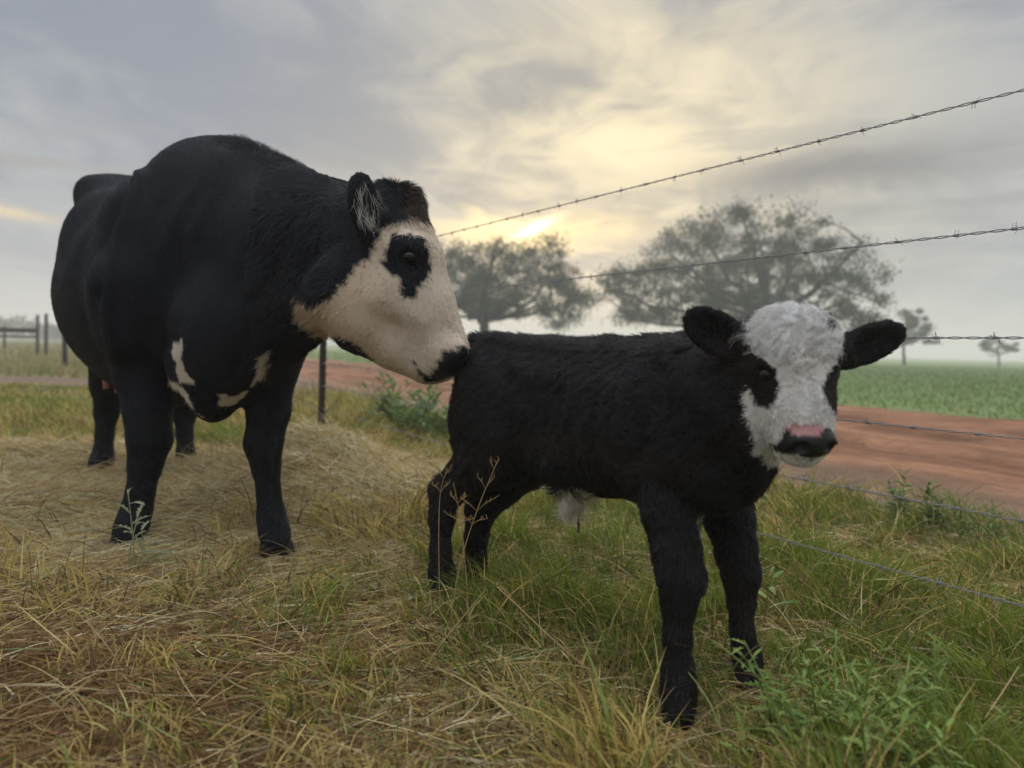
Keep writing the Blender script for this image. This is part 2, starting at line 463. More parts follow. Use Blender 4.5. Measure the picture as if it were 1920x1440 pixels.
    for s in (-1, 1):
        Fd.ell(hp(857, 656, s * 0.064), np.stack([unit(CR), unit(-CU), Wd]), (R(20), R(19), 0.022), 0.012)
        Fd.ell(hp(862, 664, s * 0.084), np.stack([unit(CR), unit(-CU), Wd]), (R(7.5), R(12), 0.016), 0.008, True)                      # nostril
        Fd.cap(hp(778, 686, s * 0.078), hp(840, 706, s * 0.088), 0.005, 0.005, 0.006, None, True)                                     # mouth line
    Fd.cap(hp(732, 384), hp(762, 376), R(38), R(27), 0.03)                                                                         # poll
    # ears
    def ear(base, tip, face, wid, thick, k=0.02):
        ax = unit(tip - base); Ln = np.linalg.norm(tip - base); f = unit(face - ax * (face @ ax)); sd = np.cross(ax, f)
        A = np.stack([ax, sd, f])
        Fd.ell(base + ax * Ln * 0.52, A, (Ln * 0.55, wid, thick), k)
        Fd.cap(base - ax * 0.03, base + ax * Ln * 0.3, wid * 0.55, wid * 0.6, 0.02)
        Fd.ell(base + ax * Ln * 0.58 + f * thick * 0.95, A, (Ln * 0.40, wid * 0.72, thick * 0.9), 0.008, True)
    ear(hp(702, 455, 0.08), hp(678, 352, 0.15), unit(CR) * 0.75 + Wd * 0.65, 0.056, 0.022)
    ear(hp(712, 440, -0.09), hp(690, 380, -0.22), unit(CR) * 0.85 - Wd * 0.5, 0.05, 0.020)
    V, Q = Fd.skin(3)
    # skin folds: neck wrinkles, the groove behind the shoulder, ribs and leg tendons
    Nn = vnormals(V, Q); x, y = proj(V); see = ((Nn * unit(CAM - V)).sum(1) > 0.0)
    def ridge(poly, w_, amp):
        po = np.array(poly, float); dmin = np.full(len(V), 1e9)
        for a_, b_ in zip(po, po[1:]):
            ab = b_ - a_; t_ = np.clip(((x - a_[0]) * ab[0] + (y - a_[1]) * ab[1]) / (ab @ ab), 0, 1)
            dmin = np.minimum(dmin, np.hypot(x - a_[0] - t_ * ab[0], y - a_[1] - t_ * ab[1]))
        return amp * np.exp(-(dmin / w_) ** 2) * see
    disp = ridge([(262, 330), (235, 395), (215, 450), (202, 520), (200, 600), (214, 660)], 12, 0.016)
    disp += ridge([(250, 335), (222, 400), (195, 470), (186, 560)], 10, -0.014) + ridge([(255, 335), (195, 395), (150, 450), (128, 520)], 11, 0.008)
    disp += ridge([(400, 285), (380, 340), (330, 400), (300, 470)], 14, 0.007) + ridge([(415, 300), (395, 370), (360, 440)], 13, 0.006)
    disp += ridge([(610, 400), (590, 470), (560, 540)], 12, -0.008) + ridge([(560, 380), (530, 470), (490, 560)], 14, -0.008) + ridge([(500, 370), (470, 470), (430, 560)], 14, -0.006)
    disp += ridge([(640, 440), (640, 500), (600, 560)], 9, 0.006) + ridge([(330, 470), (345, 560), (320, 640)], 18, -0.012) + ridge([(470, 560), (470, 640), (440, 700)], 14, -0.008)
    disp += 0.004 * (vnoise(x, y, 1 / 55, 8, 2) - 0.5) * (V[:, 2] > 0.5)
    V = V + Nn * disp[:, None]
    return V, Q, dict(O=O, B=B, L=L, hp=hp, Wd=Wd, loc=loc)

# ------------------------------------------------------------------ the calf
def build_calf():
    B = unit([0.635, -0.77, 0]); L = np.array([B[1], -B[0], 0])       # forward, own right (towards the camera side)
    AX = np.stack([B, L, Z3])
    Fd = Field((-0.38, 0.90, -0.04), (0.75, 2.25, 0.86), 0.0065)
    def E(px, py, d, r, k=0.06): Fd.ell(P(px, py, d), AX, r, k)
    fl = (L, 0.80)
    # trunk from pelvis to chest
    Fd.chain([(P(975, 742, 1.89), 0.130), (P(1055, 770, 1.77), 0.145), (P(1140, 783, 1.65), 0.153), (P(1230, 792, 1.53), 0.153), (P(1305, 800, 1.43), 0.142), (P(1332, 815, 1.39), 0.118)], k=0.05, flat=fl)
    Fd.chain([(P(925, 662, 1.92), 0.04), (P(1010, 684, 1.80), 0.045), (P(1150, 704, 1.63), 0.05), (P(1290, 706, 1.45), 0.05)], k=0.05)           # spine
    E(938, 698, 1.93, (0.07, 0.10, 0.08), 0.05)
    E(1085, 850, 1.71, (0.14, 0.10, 0.07), 0.06)                                        # belly
    for s in (-1, 1):
        c = P(950, 790, 1.89) + L * s * 0.075; Fd.ell(c, AX, (0.125, 0.055, 0.15), 0.05)     # thigh
        c = P(1290, 810, 1.45) + L * s * 0.085; Fd.ell(c, AX, (0.10, 0.05, 0.14), 0.05)      # shoulder
    E(1338, 875, 1.39, (0.080, 0.080, 0.075), 0.05)                                      # brisket
    # tail hangs behind the thighs
    Fd.chain([(P(893, 650, 1.955), 0.03), (P(882, 720, 1.985), 0.022), (P(880, 800, 2.0), 0.016), (P(886, 880, 2.0), 0.013)], k=0.02)
    def leg(pts, k=0.018): Fd.chain([(P(x, y, d), pxr(r, d)) for x, y, d, r in pts], k=k)
    # fore legs
    leg([(1256, 880, 1.42, 62), (1258, 960, 1.37, 51), (1268, 1030, 1.34, 42), (1277, 1085, 1.325, 42), (1273, 1130, 1.32, 31), (1270, 1195, 1.315, 25), (1271, 1255, 1.31, 27), (1272, 1295, 1.30, 32), (1272, 1342, 1.275, 32)])
    leg([(1350, 900, 1.52, 58), (1366, 970, 1.50, 44), (1380, 1030, 1.48, 35), (1389, 1078, 1.475, 34), (1390, 1125, 1.47, 24), (1392, 1185, 1.465, 21), (1400, 1232, 1.46, 26), (1405, 1265, 1.44, 27)])
    # hind legs
    leg([(965, 800, 1.84, 80), (940, 850, 1.86, 62), (880, 890, 1.90, 40), (836, 922, 1.925, 29), (828, 972, 1.92, 22), (826, 1030, 1.91, 18), (828, 1075, 1.90, 23), (832, 1100, 1.88, 24)], 0.022)
    leg([(1000, 800, 1.96, 75), (985, 860, 1.97, 55), (940, 910, 2.00, 37), (901, 958, 2.03, 28), (893, 1008, 2.02, 20), (892, 1050, 2.01, 18), (895, 1085, 2.0, 22), (900, 1105, 1.98, 23)], 0.022)
    # navel
    Fd.cap(P(1075, 895, 1.72), P(1074, 938, 1.70), 0.038, 0.026, 0.025)
    # neck
    Fd.chain([(P(1310, 765, 1.42), 0.125), (P(1375, 735, 1.34), 0.105), (P(1440, 705, 1.265), 0.082)], k=0.05, flat=(np.array([0.75, 0.6, 0]), 0.9))
    Fd.chain([(P(1345, 850, 1.36), 0.07), (P(1415, 795, 1.28), 0.05)], k=0.05)
    # head: looks at the camera, a little to its left
    D = 1.185
    fwd = unit(np.array([0.14, -0.93, -0.16])); up = unit(np.array([-0.02, 0.0, 1.0])); up = unit(up - fwd * (up @ fwd)); lat = np.cross(fwd, up)  # lat: towards photo-left? sign set below
    if lat[0] < 0: lat = -lat
    HA = np.stack([lat, up, fwd])
    c0 = P(1482, 674, D + 0.035)
    H = lambda a, b, c: c0 + lat * a + up * b + fwd * c
    Fd.ell(H(0, 0.0, -0.01), HA, (0.071, 0.076, 0.072), 0.03)                     # skull
    Fd.ell(H(0, 0.035, 0.0), HA, (0.066, 0.045, 0.055), 0.03)                     # domed brow
    Fd.chain([(H(0, -0.01, 0.02), 0.060), (H(0.000, -0.07, 0.042), 0.048), (H(0.000, -0.115, 0.058), 0.040)], k=0.03)   # face
    Fd.ell(H(0.004, -0.118, 0.062), HA, (0.0425, 0.034, 0.042), 0.02)              # muzzle
    Fd.ell(H(0.004, -0.145, 0.05), HA, (0.032, 0.017, 0.034), 0.015)              # chin
    Fd.ell(H(0, -0.085, -0.02), HA, (0.051, 0.062, 0.06), 0.03)                   # jaws
    for s in (-1, 1):
        Fd.ell(H(s * 0.052, -0.012, 0.026), HA, (0.020, 0.020, 0.020), 0.02)      # orbit
        Fd.ell(H(s * 0.0660, -0.018, 0.041), HA, (0.0125, 0.0125, 0.010), 0.005, True)
        Fd.ell(H(0.004 + s * 0.025, -0.116, 0.096), HA, (0.013, 0.012, 0.012), 0.012)
        Fd.ell(H(0.004 + s * 0.026, -0.121, 0.101), HA, (0.0115, 0.0090, 0.016), 0.003, True)   # nostril
    Fd.cap(H(-0.045, -0.142, 0.075), H(0.005, -0.146, 0.100), 0.004, 0.004, 0.005, None, True)
    Fd.cap(H(0.055, -0.142, 0.075), H(0.005, -0.146, 0.100), 0.004, 0.004, 0.005, None, True)
    def ear(base, tip, face, wid, thick, k=0.015):
        ax = unit(tip - base); Ln = np.linalg.norm(tip - base); f = unit(face - ax * (face @ ax)); sd = np.cross(ax, f); A = np.stack([ax, sd, f])
        Fd.ell(base + ax * Ln * 0.53, A, (Ln * 0.52, wid, thick), k)
        Fd.cap(base - ax * 0.02, base + ax * Ln * 0.25, wid * 0.55, wid * 0.62, 0.02)
        Fd.ell(base + ax * Ln * 0.56 + f * thick * 0.95, A, (Ln * 0.40, wid * 0.70, thick * 0.85), 0.006, True)
    ear(P(1408, 664, D + 0.05), P(1287, 590, D + 0.06), np.array([0.1, -0.9, -0.2]), 0.038, 0.013)
    ear(P(1552, 672, D + 0.06), P(1694, 622, D + 0.10), np.array([0.1, -0.9, -0.25]), 0.038, 0.013)
    V, Q = Fd.skin(2)
    # hip and shoulder bones, ribs and the hollow of the flank
    Nn = vnormals(V, Q); x, y = proj(V); see = ((Nn * unit(CAM - V)).sum(1) > 0.0)
    def ridge(poly, w_, amp):
        po = np.array(poly, float); dmin = np.full(len(V), 1e9)
        for a_, b_ in zip(po, po[1:]):
            ab = b_ - a_; t_ = np.clip(((x - a_[0]) * ab[0] + (y - a_[1]) * ab[1]) / (ab @ ab), 0, 1)
            dmin = np.minimum(dmin, np.hypot(x - a_[0] - t_ * ab[0], y - a_[1] - t_ * ab[1]))
        return amp * np.exp(-(dmin / w_) ** 2) * see
    disp = ridge([(1030, 740), (1020, 800), (1010, 850)], 30, -0.014) + ridge([(975, 690), (1000, 705)], 22, 0.010) + ridge([(965, 730), (950, 800), (900, 870)], 26, 0.007)
    disp += ridge([(1225, 690), (1215, 780), (1195, 860)], 20, -0.012) + ridge([(1275, 680), (1300, 760), (1270, 850)], 26, 0.008) + ridge([(1345, 700), (1370, 800), (1340, 870)], 20, -0.008)
    for q_ in range(4): disp += ridge([(1075 + 34 * q_, 720), (1062 + 34 * q_, 800), (1070 + 34 * q_, 860)], 9, 0.0035)
    V = V + Nn * disp[:, None]
    return V, Q, dict(B=B, L=L, H=H, lat=lat, up=up, fwd=fwd, HA=HA, c0=c0)
# ------------------------------------------------------------------ coats, eyes, hooves
def coat_build(t, b):
    c = t.attr('col'); t.put(b.inputs['Base Color'], c)
    wt = t.attr('wet', 'Fac'); t.put(b.inputs['Roughness'], t.math('SUBTRACT', 0.75, t.math('MULTIPLY', wt, 0.47))); t.put(b.inputs['Specular IOR Level'], t.math('ADD', 0.12, t.math('MULTIPLY', wt, 0.4)))
    bp = t.n.new('ShaderNodeBump'); bp.inputs['Distance'].default_value = 0.0015; t.put(bp.inputs['Strength'], wt); t.put(bp.inputs['Height'], t.noise(t.n.new('ShaderNodeNewGeometry').outputs['Position'], 380, 3, 0.6)); t.l.new(bp.outputs[0], b.inputs['Normal'])
mat_coat = mat('coat_skin', rough=0.75, spec=0.12, build=coat_build)
def hair_build(t, b):
    c = t.attr('col'); t.put(b.inputs['Base Color'], c)
mat_hair = mat('coat_hair', rough=0.45, spec=0.40, build=hair_build)
mat_eye = mat('wet_dark_eye', (0.008, 0.006, 0.005), 0.07, 0.45)
mat_hoof = mat('dark_horn', rough=0.8, spec=0.15, build=lambda t, b: t.put(b.inputs['Base Color'], t.mix(t.noise(None, 60, 3), (0.010, 0.009, 0.008), (0.035, 0.028, 0.022))))
mat_udder = mat('pink_skin', (0.50, 0.23, 0.18), 0.5, 0.3)

_ks = rng.normal(size=(7, 3)); _ph = rng.uniform(0, 6.28, (7, 3)); _vs = rng.normal(size=(7, 3))
def wavy(p, wave):
    """smooth random vector field with about this wavelength"""
    r = np.zeros_like(p)
    for i in range(7):
        r += np.sin(p @ (_ks[i] * (6.28 / wave) / 1.6) + _ph[i, 0])[:, None] * _vs[i]
    return r / 2.6

def grow(name, V, Q, Nn, count, weight, length, flow, colour, lift, radius, parent, K=4, clump=0.5, wave=0.03, seed=1, lock=0.009, pull=0.55, curl=None, tint=0.22):
    """hair rooted on the skin: flow gives the lie of the coat, lift how far it stands off"""
    g = np.random.default_rng(seed)
    T = np.concatenate([Q[:, [0, 1, 2]], Q[:, [0, 2, 3]]])
    a, b, c = V[T[:, 0]], V[T[:, 1]], V[T[:, 2]]
    ar = np.linalg.norm(np.cross(b - a, c - a), axis=1) * weight[T].mean(1)
    ti = g.choice(len(T), count, p=ar / ar.sum())
    u, v = g.random(count), g.random(count); s = u + v > 1; u[s], v[s] = 1 - u[s], 1 - v[s]
    p = a[ti] + u[:, None] * (b - a)[ti] + v[:, None] * (c - a)[ti]
    bary = np.stack([1 - u - v, u, v], -1)
    n = unit((Nn[T[ti]] * bary[..., None]).sum(1))
    L = length(p, n); ok = L > 0.0005
    p, n, L = p[ok], n[ok], L[ok]; N = len(p)
    L = L * g.uniform(0.65, 1.2, N)
    f = flow(p, n); f = f - n * (f * n).sum(1, keepdims=True); f = unit(f)
    side = np.cross(n, f)
    wv = wavy(p, wave); ws = (wv * side).sum(1)
    f = unit(f + side * (clump * ws + 0.16 * g.normal(size=N))[:, None])
    lf = np.clip(lift(p, n) * (1 + 0.5 * (wv * n).sum(1)) + 0.08 * g.normal(size=N), 0.03, 2.5)
    side = np.cross(n, f); cr = clump * 0.35 * g.normal(size=N)
    pts = np.zeros((N, K, 3))
    for k_ in range(K):
        t = k_ / (K - 1)
        q = f * (t * (1 - 0.12 * t))[:, None] if np.ndim(t) else f * (t * (1 - 0.12 * t))
        pts[:, k_] = p + L[:, None] * (q + n * (lf * (t - 0.42 * t * t))[:, None] + side * (cr * t * t)[:, None]) - n * 0.0008
    # neighbouring hairs gather into locks
    lk = (lock(p, n) if callable(lock) else np.full(N, lock))[:, None]; cell = np.floor(p / lk + 0.35 * wavy(p, 0.016)).astype(np.int64)
    _, cid = np.unique(cell @ np.array([73856093, 19349663, 83492791]), return_inverse=True); cid = cid.ravel(); nc = cid.max() + 1
    cnt = np.bincount(cid, minlength=nc)[:, None]; cen = np.stack([np.bincount(cid, p[:, q_], nc) for q_ in range(3)], -1) / cnt
    cj = g.normal(size=nc) * 0.8; cj2 = g.normal(size=nc); cph = g.uniform(0, 6.28, nc)
    cu_amt = curl(p, n) if curl is not None else np.zeros(N)
    for k_ in range(1, K):
        t = k_ / (K - 1)
        pts[:, k_] += (cen[cid] - p) * (pull * t) + L[:, None] * (side * (0.22 * cj[cid] * t * t + cu_amt * np.sin(cph[cid] + 5.0 * t) * t)[:, None] + n * (0.10 * cj2[cid] * t)[:, None])
    cu = bpy.data.hair_curves.new(name)
    cu.add_curves([K] * N)
    cu.position_data.foreach_set('vector', pts.astype(np.float32).ravel())
    rad = np.empty((N, K), np.float32); tt = np.linspace(0, 1, K)
    rad[:] = (radius * (1 - 0.75 * tt ** 1.5))[None]
    ra = cu.attributes.get('radius') or cu.attributes.new('radius', 'FLOAT', 'POINT')
    ra.data.foreach_set('value', rad.ravel())
    ca = cu.attributes.new('col', 'FLOAT_COLOR', 'CURVE')
    cc = np.ones((N, 4), np.float32); cc[:, :3] = np.clip(colour(p, n, g) * np.exp(tint * cj2[cid] * 0.8)[:, None], 0, 0.9)
    ca.data.foreach_set('color', cc.ravel())
    cu.materials.append(mat_hair)
    o = bpy.data.objects.new(name, cu); COL.objects.link(o)
    o.parent = parent
    return o

def facing(V, Nn):
    """skin the camera, or one a step aside, could see"""
    d = unit(CAM - V); return ((Nn * d).sum(1) > -0.3).astype(float)

def hoof_mesh(size, fwd, up=(0, 0, 1)):
    """cloven hoof: two claws side by side"""
    parts = []
    fwd = unit(np.array([fwd[0], fwd[1], 0])); lat = np.array([-fwd[1], fwd[0], 0])
    for s in (-1, 1):
        rings = []
        for z, le, wi, bk in ((0.0, 1.0, 0.46, 0.75), (0.25, 0.93, 0.47, 0.75), (0.7, 0.66, 0.44, 0.70), (1.05, 0.42, 0.36, 0.55)):
            ang = np.arange(12) * 2 * math.pi / 12
            cx = np.where(np.cos(ang) > 0, np.cos(ang) * le, np.cos(ang) * bk); cy = np.sin(ang) * wi * (1 - 0.35 * np.clip(np.cos(ang), 0, 1) ** 2)
            rings.append(size * (cx[:, None] * fwd + (cy + s * 0.48)[:, None] * lat) + np.array([0, 0, size * z]))
        v = np.concatenate(rings + [np.mean(rings[0], 0)[None], np.mean(rings[-1], 0)[None]])
        i = np.arange(3)[:, None] * 12; a = np.arange(12)[None]; b = (a + 1) % 12
        q = np.stack([i + a, i + b, i + 12 + b, i + 12 + a], -1).reshape(-1, 4)
        a = a[0]; b = b[0]
        t = np.concatenate([np.stack([np.full(12, 48), b, a], -1), np.stack([np.full(12, 49), 36 + a, 36 + b], -1)])
        parts.append((v, [q, t]))
    v, f = merge(parts); return mesh_np('hoof', v, f, True)

def ball(name, c, r, parent, mt, sq=(1, 1, 1), axes=np.eye(3), seg=16, ring=10):
    th = np.linspace(0, math.pi, ring + 1); ph = np.arange(seg) * 2 * math.pi / seg
    v = np.stack([np.sin(th)[:, None] * np.cos(ph), np.sin(th)[:, None] * np.sin(ph), np.cos(th)[:, None] * np.ones(seg)], -1).reshape(-1, 3)
    v = (v * np.array(sq) * r) @ np.asarray(axes) + c
    i = np.arange(ring)[:, None] * seg; a = np.arange(seg)[None]; b = (a + 1) % seg
    q = np.stack([i + a, i + seg + a, i + seg + b, i + b], -1).reshape(-1, 4)
    me = mesh_np(name, v, q, True); return link(name, me, parent, mt)

BLACK = np.array([0.0125, 0.0130, 0.0150])
# ---- cow markings (photo-plane outlines carried straight through the head, so both cheeks match)
def crop2(l): return [(500 + x / 3.274, 300 + y / 3.274) for x, y in l]
COW_WHITE = [(738, 421), (763, 426), (775, 418), (784, 422), (812, 418), (920, 600), (920, 780), (700, 760), (607, 645), (573, 617), (552, 592), (553, 562), (579, 569), (595, 578), (619, 572), (634, 553), (665, 524), (671, 511), (689, 495), (711, 465), (717, 447), (726, 431)]
COW_EYE = crop2([(780, 490), (870, 475), (940, 510), (985, 590), (997, 690), (985, 750), (940, 800), (915, 850), (870, 862), (830, 840), (805, 800), (815, 715), (760, 710), (750, 680), (712, 650), (725, 620), (745, 600), (760, 550)])
COW_CHIN = crop2([(410, 1085), (490, 1090), (540, 1120), (590, 1170), (670, 1235), (600, 1260), (480, 1225), (420, 1165)])
COW_NOSE = crop2([(1055, 1175), (1090, 1160), (1140, 1168), (1190, 1130), (1260, 1195), (1240, 1290), (1180, 1345), (1060, 1362), (985, 1340), (920, 1292), (888, 1237), (905, 1238), (940, 1283), (985, 1305), (1030, 1280), (1050, 1250)])
def crop3(l): return [(60 + x / 2.879, 580 + y / 2.88) for x, y in l]
COW_CHEST = [crop3([(765, 180), (808, 165), (812, 185), (795, 265), (830, 330), (885, 395), (860, 400), (825, 390), (790, 405), (775, 350), (778, 290), (755, 240)]),
             crop3([(730, 375), (800, 410), (845, 470), (870, 540), (945, 610), (900, 575), (840, 510), (800, 450), (735, 420)]),
             crop3([(1305, 195), (1275, 300), (1300, 280), (1270, 340), (1210, 395), (1170, 435), (1215, 340), (1225, 260)]),
             crop3([(1025, 445), (1070, 475), (1150, 440), (1160, 450), (1085, 520), (1010, 528), (1005, 500)])]

def make_cow():
    V, Q, I = build_cow(); Nn = vnormals(V, Q)
    hp, Wd, B = I['hp'], I['Wd'], I['B']
    hc = hp(750, 520)
    def is_head(p):
        x, y = proj(p); return (p[:, 1] < 2.16) & (p[:, 0] > -0.70)
    def colour(p, n, g, jit=3.0):
        N = len(p)
        q = p - ((p - hc) @ Wd)[:, None] * Wd
        x, y = proj(q); x = x + g.normal(size=N) * jit; y = y + g.normal(size=N) * jit
        hd = is_head(p)
        wob = wavy(p, 0.05); x = x + wob[:, 0] * 3; y = y + wob[:, 1] * 3
        white = hd & in_poly(x, y, COW_WHITE) & ~in_poly(x, y, COW_EYE) & ~in_poly(x, y, COW_CHIN) & ~in_poly(x, y, COW_NOSE)
        x2, y2 = proj(p); x2 = x2 + g.normal(size=N) * jit * 0.7 + wob[:, 0] * 2; y2 = y2 + g.normal(size=N) * jit * 0.7
        ch = np.zeros(N, bool)
        for po in COW_CHEST: ch |= in_poly(x2, y2, po)
        ch &= (p[:, 1] < 2.45) & (n[:, 1] < 0.2)
        c = np.tile(BLACK, (N, 1))
        poll = hd & (x > 762) & (y < 428) & ~white
        c[poll] = np.where((g.random(poll.sum()) < 0.6)[:, None], (0.10, 0.062, 0.035), (0.02, 0.015, 0.012))
        tone = np.clip(vnoise(x / 18, y / 22, 1, 3, 2), 0, 1)[:, None]
        fleece = np.array([0.76, 0.65, 0.50]) * (1 - tone * 0.4) + np.array([0.58, 0.41, 0.27]) * tone * 0.4
        red = sstep(780, 650, x)[:, None] * 0.55                          # the cheek is more tan than the nose
        fleece = fleece * (1 - red) + np.array([0.66, 0.47, 0.31]) * red
        c[white] = fleece[white]
        c[ch] = np.array([0.66, 0.56, 0.44])
        return c
    root = mesh_np('cow', V, Q, True)
    g0 = np.random.default_rng(3)
    vcol(root, 'col', colour(V, Nn, g0, 0.6) * 0.9)
    xh, yh = proj(V - ((V - hc) @ Wd)[:, None] * Wd); fattr(root, 'wet', (is_head(V) & in_poly(xh, yh, COW_NOSE) & (xh > 812)).astype(float))
    cow = link('cow', root, None, mat_coat)
    tag(cow, 'large black cow with cream face and black eye patch sniffing the calf', 'cow')
    # coat
    def seg(p):
        x, y = proj(p); hd = is_head(p); return x, y, hd
    def flow(p, n):
        x, y, hd = seg(p); f = np.tile(-B * 0.9 + np.array([0, 0, -0.75]), (len(p), 1))
        lg = p[:, 2] < 0.5; f[lg] = (0, 0, -1)
        hdv = unit(hp(860, 690) - hp(745, 360)); cheek = unit(hp(600, 600) - hp(800, 560))
        wgt = sstep(800, 690, x)[:, None]
        f2 = hdv * (1 - wgt) + (cheek * 0.8 + hdv * 0.5) * wgt
        f[hd] = f2[hd]
        nk = (~hd) & (p[:, 1] < 2.5) & (p[:, 2] > 0.7) & (p[:, 0] > -1.0)
        f[nk] = np.array([-0.35, 0.2, -0.8])
        return f
    lip = crop2([(1050, 1200), (1100, 1185), (1190, 1170), (1270, 1230), (1250, 1300), (1150, 1350), (1010, 1340), (1040, 1260)])
    def length(p, n):
        x, y, hd = seg(p)
        L = np.full(len(p), 0.012)
        L[hd] = 0.012
        crest = sstep(0.70, 0.95, n[:, 2]) * sstep(380, 470, x) * sstep(610, 530, x) * (p[:, 1] < 2.7) * (~hd); L = L + 0.012 * crest
        poll = hd & (y < 425) & (x > 712); L[poll] = 0.022
        jaw = hd & (x < 600); L[jaw] = 0.022
        L[hd & in_poly(x, y, lip)] = 0.003
        L[p[:, 2] < 0.12] = 0.006
        e = np.linalg.norm(p - (hp(767, 490) + Wd * 0.118), axis=1); L[e < 0.026] = 0.0
        return L
    def lift(p, n):
        x, y, hd = seg(p); l = np.full(len(p), 0.16); l[hd] = 0.2
        l = l + 0.7 * sstep(0.70, 0.95, n[:, 2]) * sstep(380, 470, x) * sstep(610, 530, x) * (~hd)
        l[hd & (y < 425) & (x > 712)] = 0.6
        l[hd & (x < 620)] = 0.5
        return l
    wt = facing(V, Nn); x, y = proj(V); wt *= np.where((V[:, 1] < 2.16) & (V[:, 0] > -0.7), 3.2, 1.0)
    grow('hair', V, Q, Nn, 190000, wt, length, flow, lambda p, n, g: colour(p, n, g) * g.uniform(0.7, 1.2, (len(p), 1)), lift, 0.00048, cow, 4, 0.18, 0.06, 21, 0.007, 0.35, None, 0.11)
    # pale hair inside the near ear
    ip = hp(694, 398, 0.13)
    earw = (np.linalg.norm((V - ip) / np.array([0.03, 0.06, 0.05]), axis=1) < 1) * (Nn @ unit(CR * 0.8 + Wd * 0.6) > 0.2).astype(float)
    if earw.sum() > 5:
        grow('ear_hair', V, Q, Nn, 170, earw, lambda p, n: np.full(len(p), 0.036), lambda p, n: np.tile(np.array([0.3, -0.1, -1.0]), (len(p), 1)) , lambda p, n, g: np.tile((0.42, 0.38, 0.33), (len(p), 1)), lambda p, n: np.full(len(p), 0.35), 0.0005, cow, 5, 0.5, 0.03, 8)
    # eyes, hooves, udder
    for s in (1, -1):
        e = ball('eye', hp(767, 490) + Wd * s * 0.0975, 0.0200, cow, mat_eye, (1, 1, 0.8))
    B2 = unit(np.array([0.35, -0.93, 0]))
    for (x, y, d, f) in ((234, 1018, 2.225, unit([-0.15, -1, 0])), (519, 1024, 2.145, B2), (187, 884, 3.325, B2), (351, 872, 3.44, B2)):
        p = P(x, y, d); me = hoof_mesh(0.054, f); o = link('hoof', me, cow, mat_hoof); o.location = (p[0], p[1], p[2] - 0.045)
    up = P(198, 703, 2.94)
    u = ball('udder', up + np.array([0.03, 0.05, 0.05]), 0.10, cow, mat_udder, (1, 1, 0.9))
    for dx, dz in ((0.0, -0.02), (0.045, -0.035)):
        v, f = tube_np([up + np.array([dx, 0, 0.04 + dz]), up + np.array([dx + 0.004, -0.006, 0.0 + dz]), up + np.array([dx + 0.006, -0.008, -0.035 + dz])], [0.017, 0.014, 0.010], 8)
        link('teat', mesh_np('teat', v, f, True), u, mat_udder)
    return cow

# ---- calf markings
def crop5(l): return [(1240 + x / 3.79, 540 + y / 3.79) for x, y in l]
CALF_WHITE = crop5([(900, 60), (700, 120), (630, 260), (608, 330), (598, 440), (700, 490), (735, 530), (790, 545), (825, 600), (838, 680), (830, 770), (770, 835), (685, 850), (655, 780), (630, 710), (608, 690), (590, 760), (600, 880), (640, 990), (660, 1100), (700, 1160), (760, 1240), (930, 1330), (1100, 1300), (1250, 1200), (1300, 900), (1195, 855), (1170, 780), (1145, 700), (1165, 640), (1190, 580), (1230, 530), (1275, 480), (1280, 400), (1240, 338), (1195, 362), (1180, 260), (1200, 150), (1050, 60)])
CALF_NOSE = crop5([(855, 1005), (900, 1010), (950, 1042), (1030, 1035), (1100, 1052), (1150, 990), (1200, 970), (1260, 1060), (1240, 1180), (1130, 1202), (1000, 1202), (880, 1185), (800, 1140), (755, 1090), (830, 1110), (850, 1060)])
CALF_PINK = crop5([(845, 985), (950, 955), (1080, 962), (1165, 982), (1130, 1045), (1080, 1055), (1030, 1037), (950, 1045), (900, 1012)])

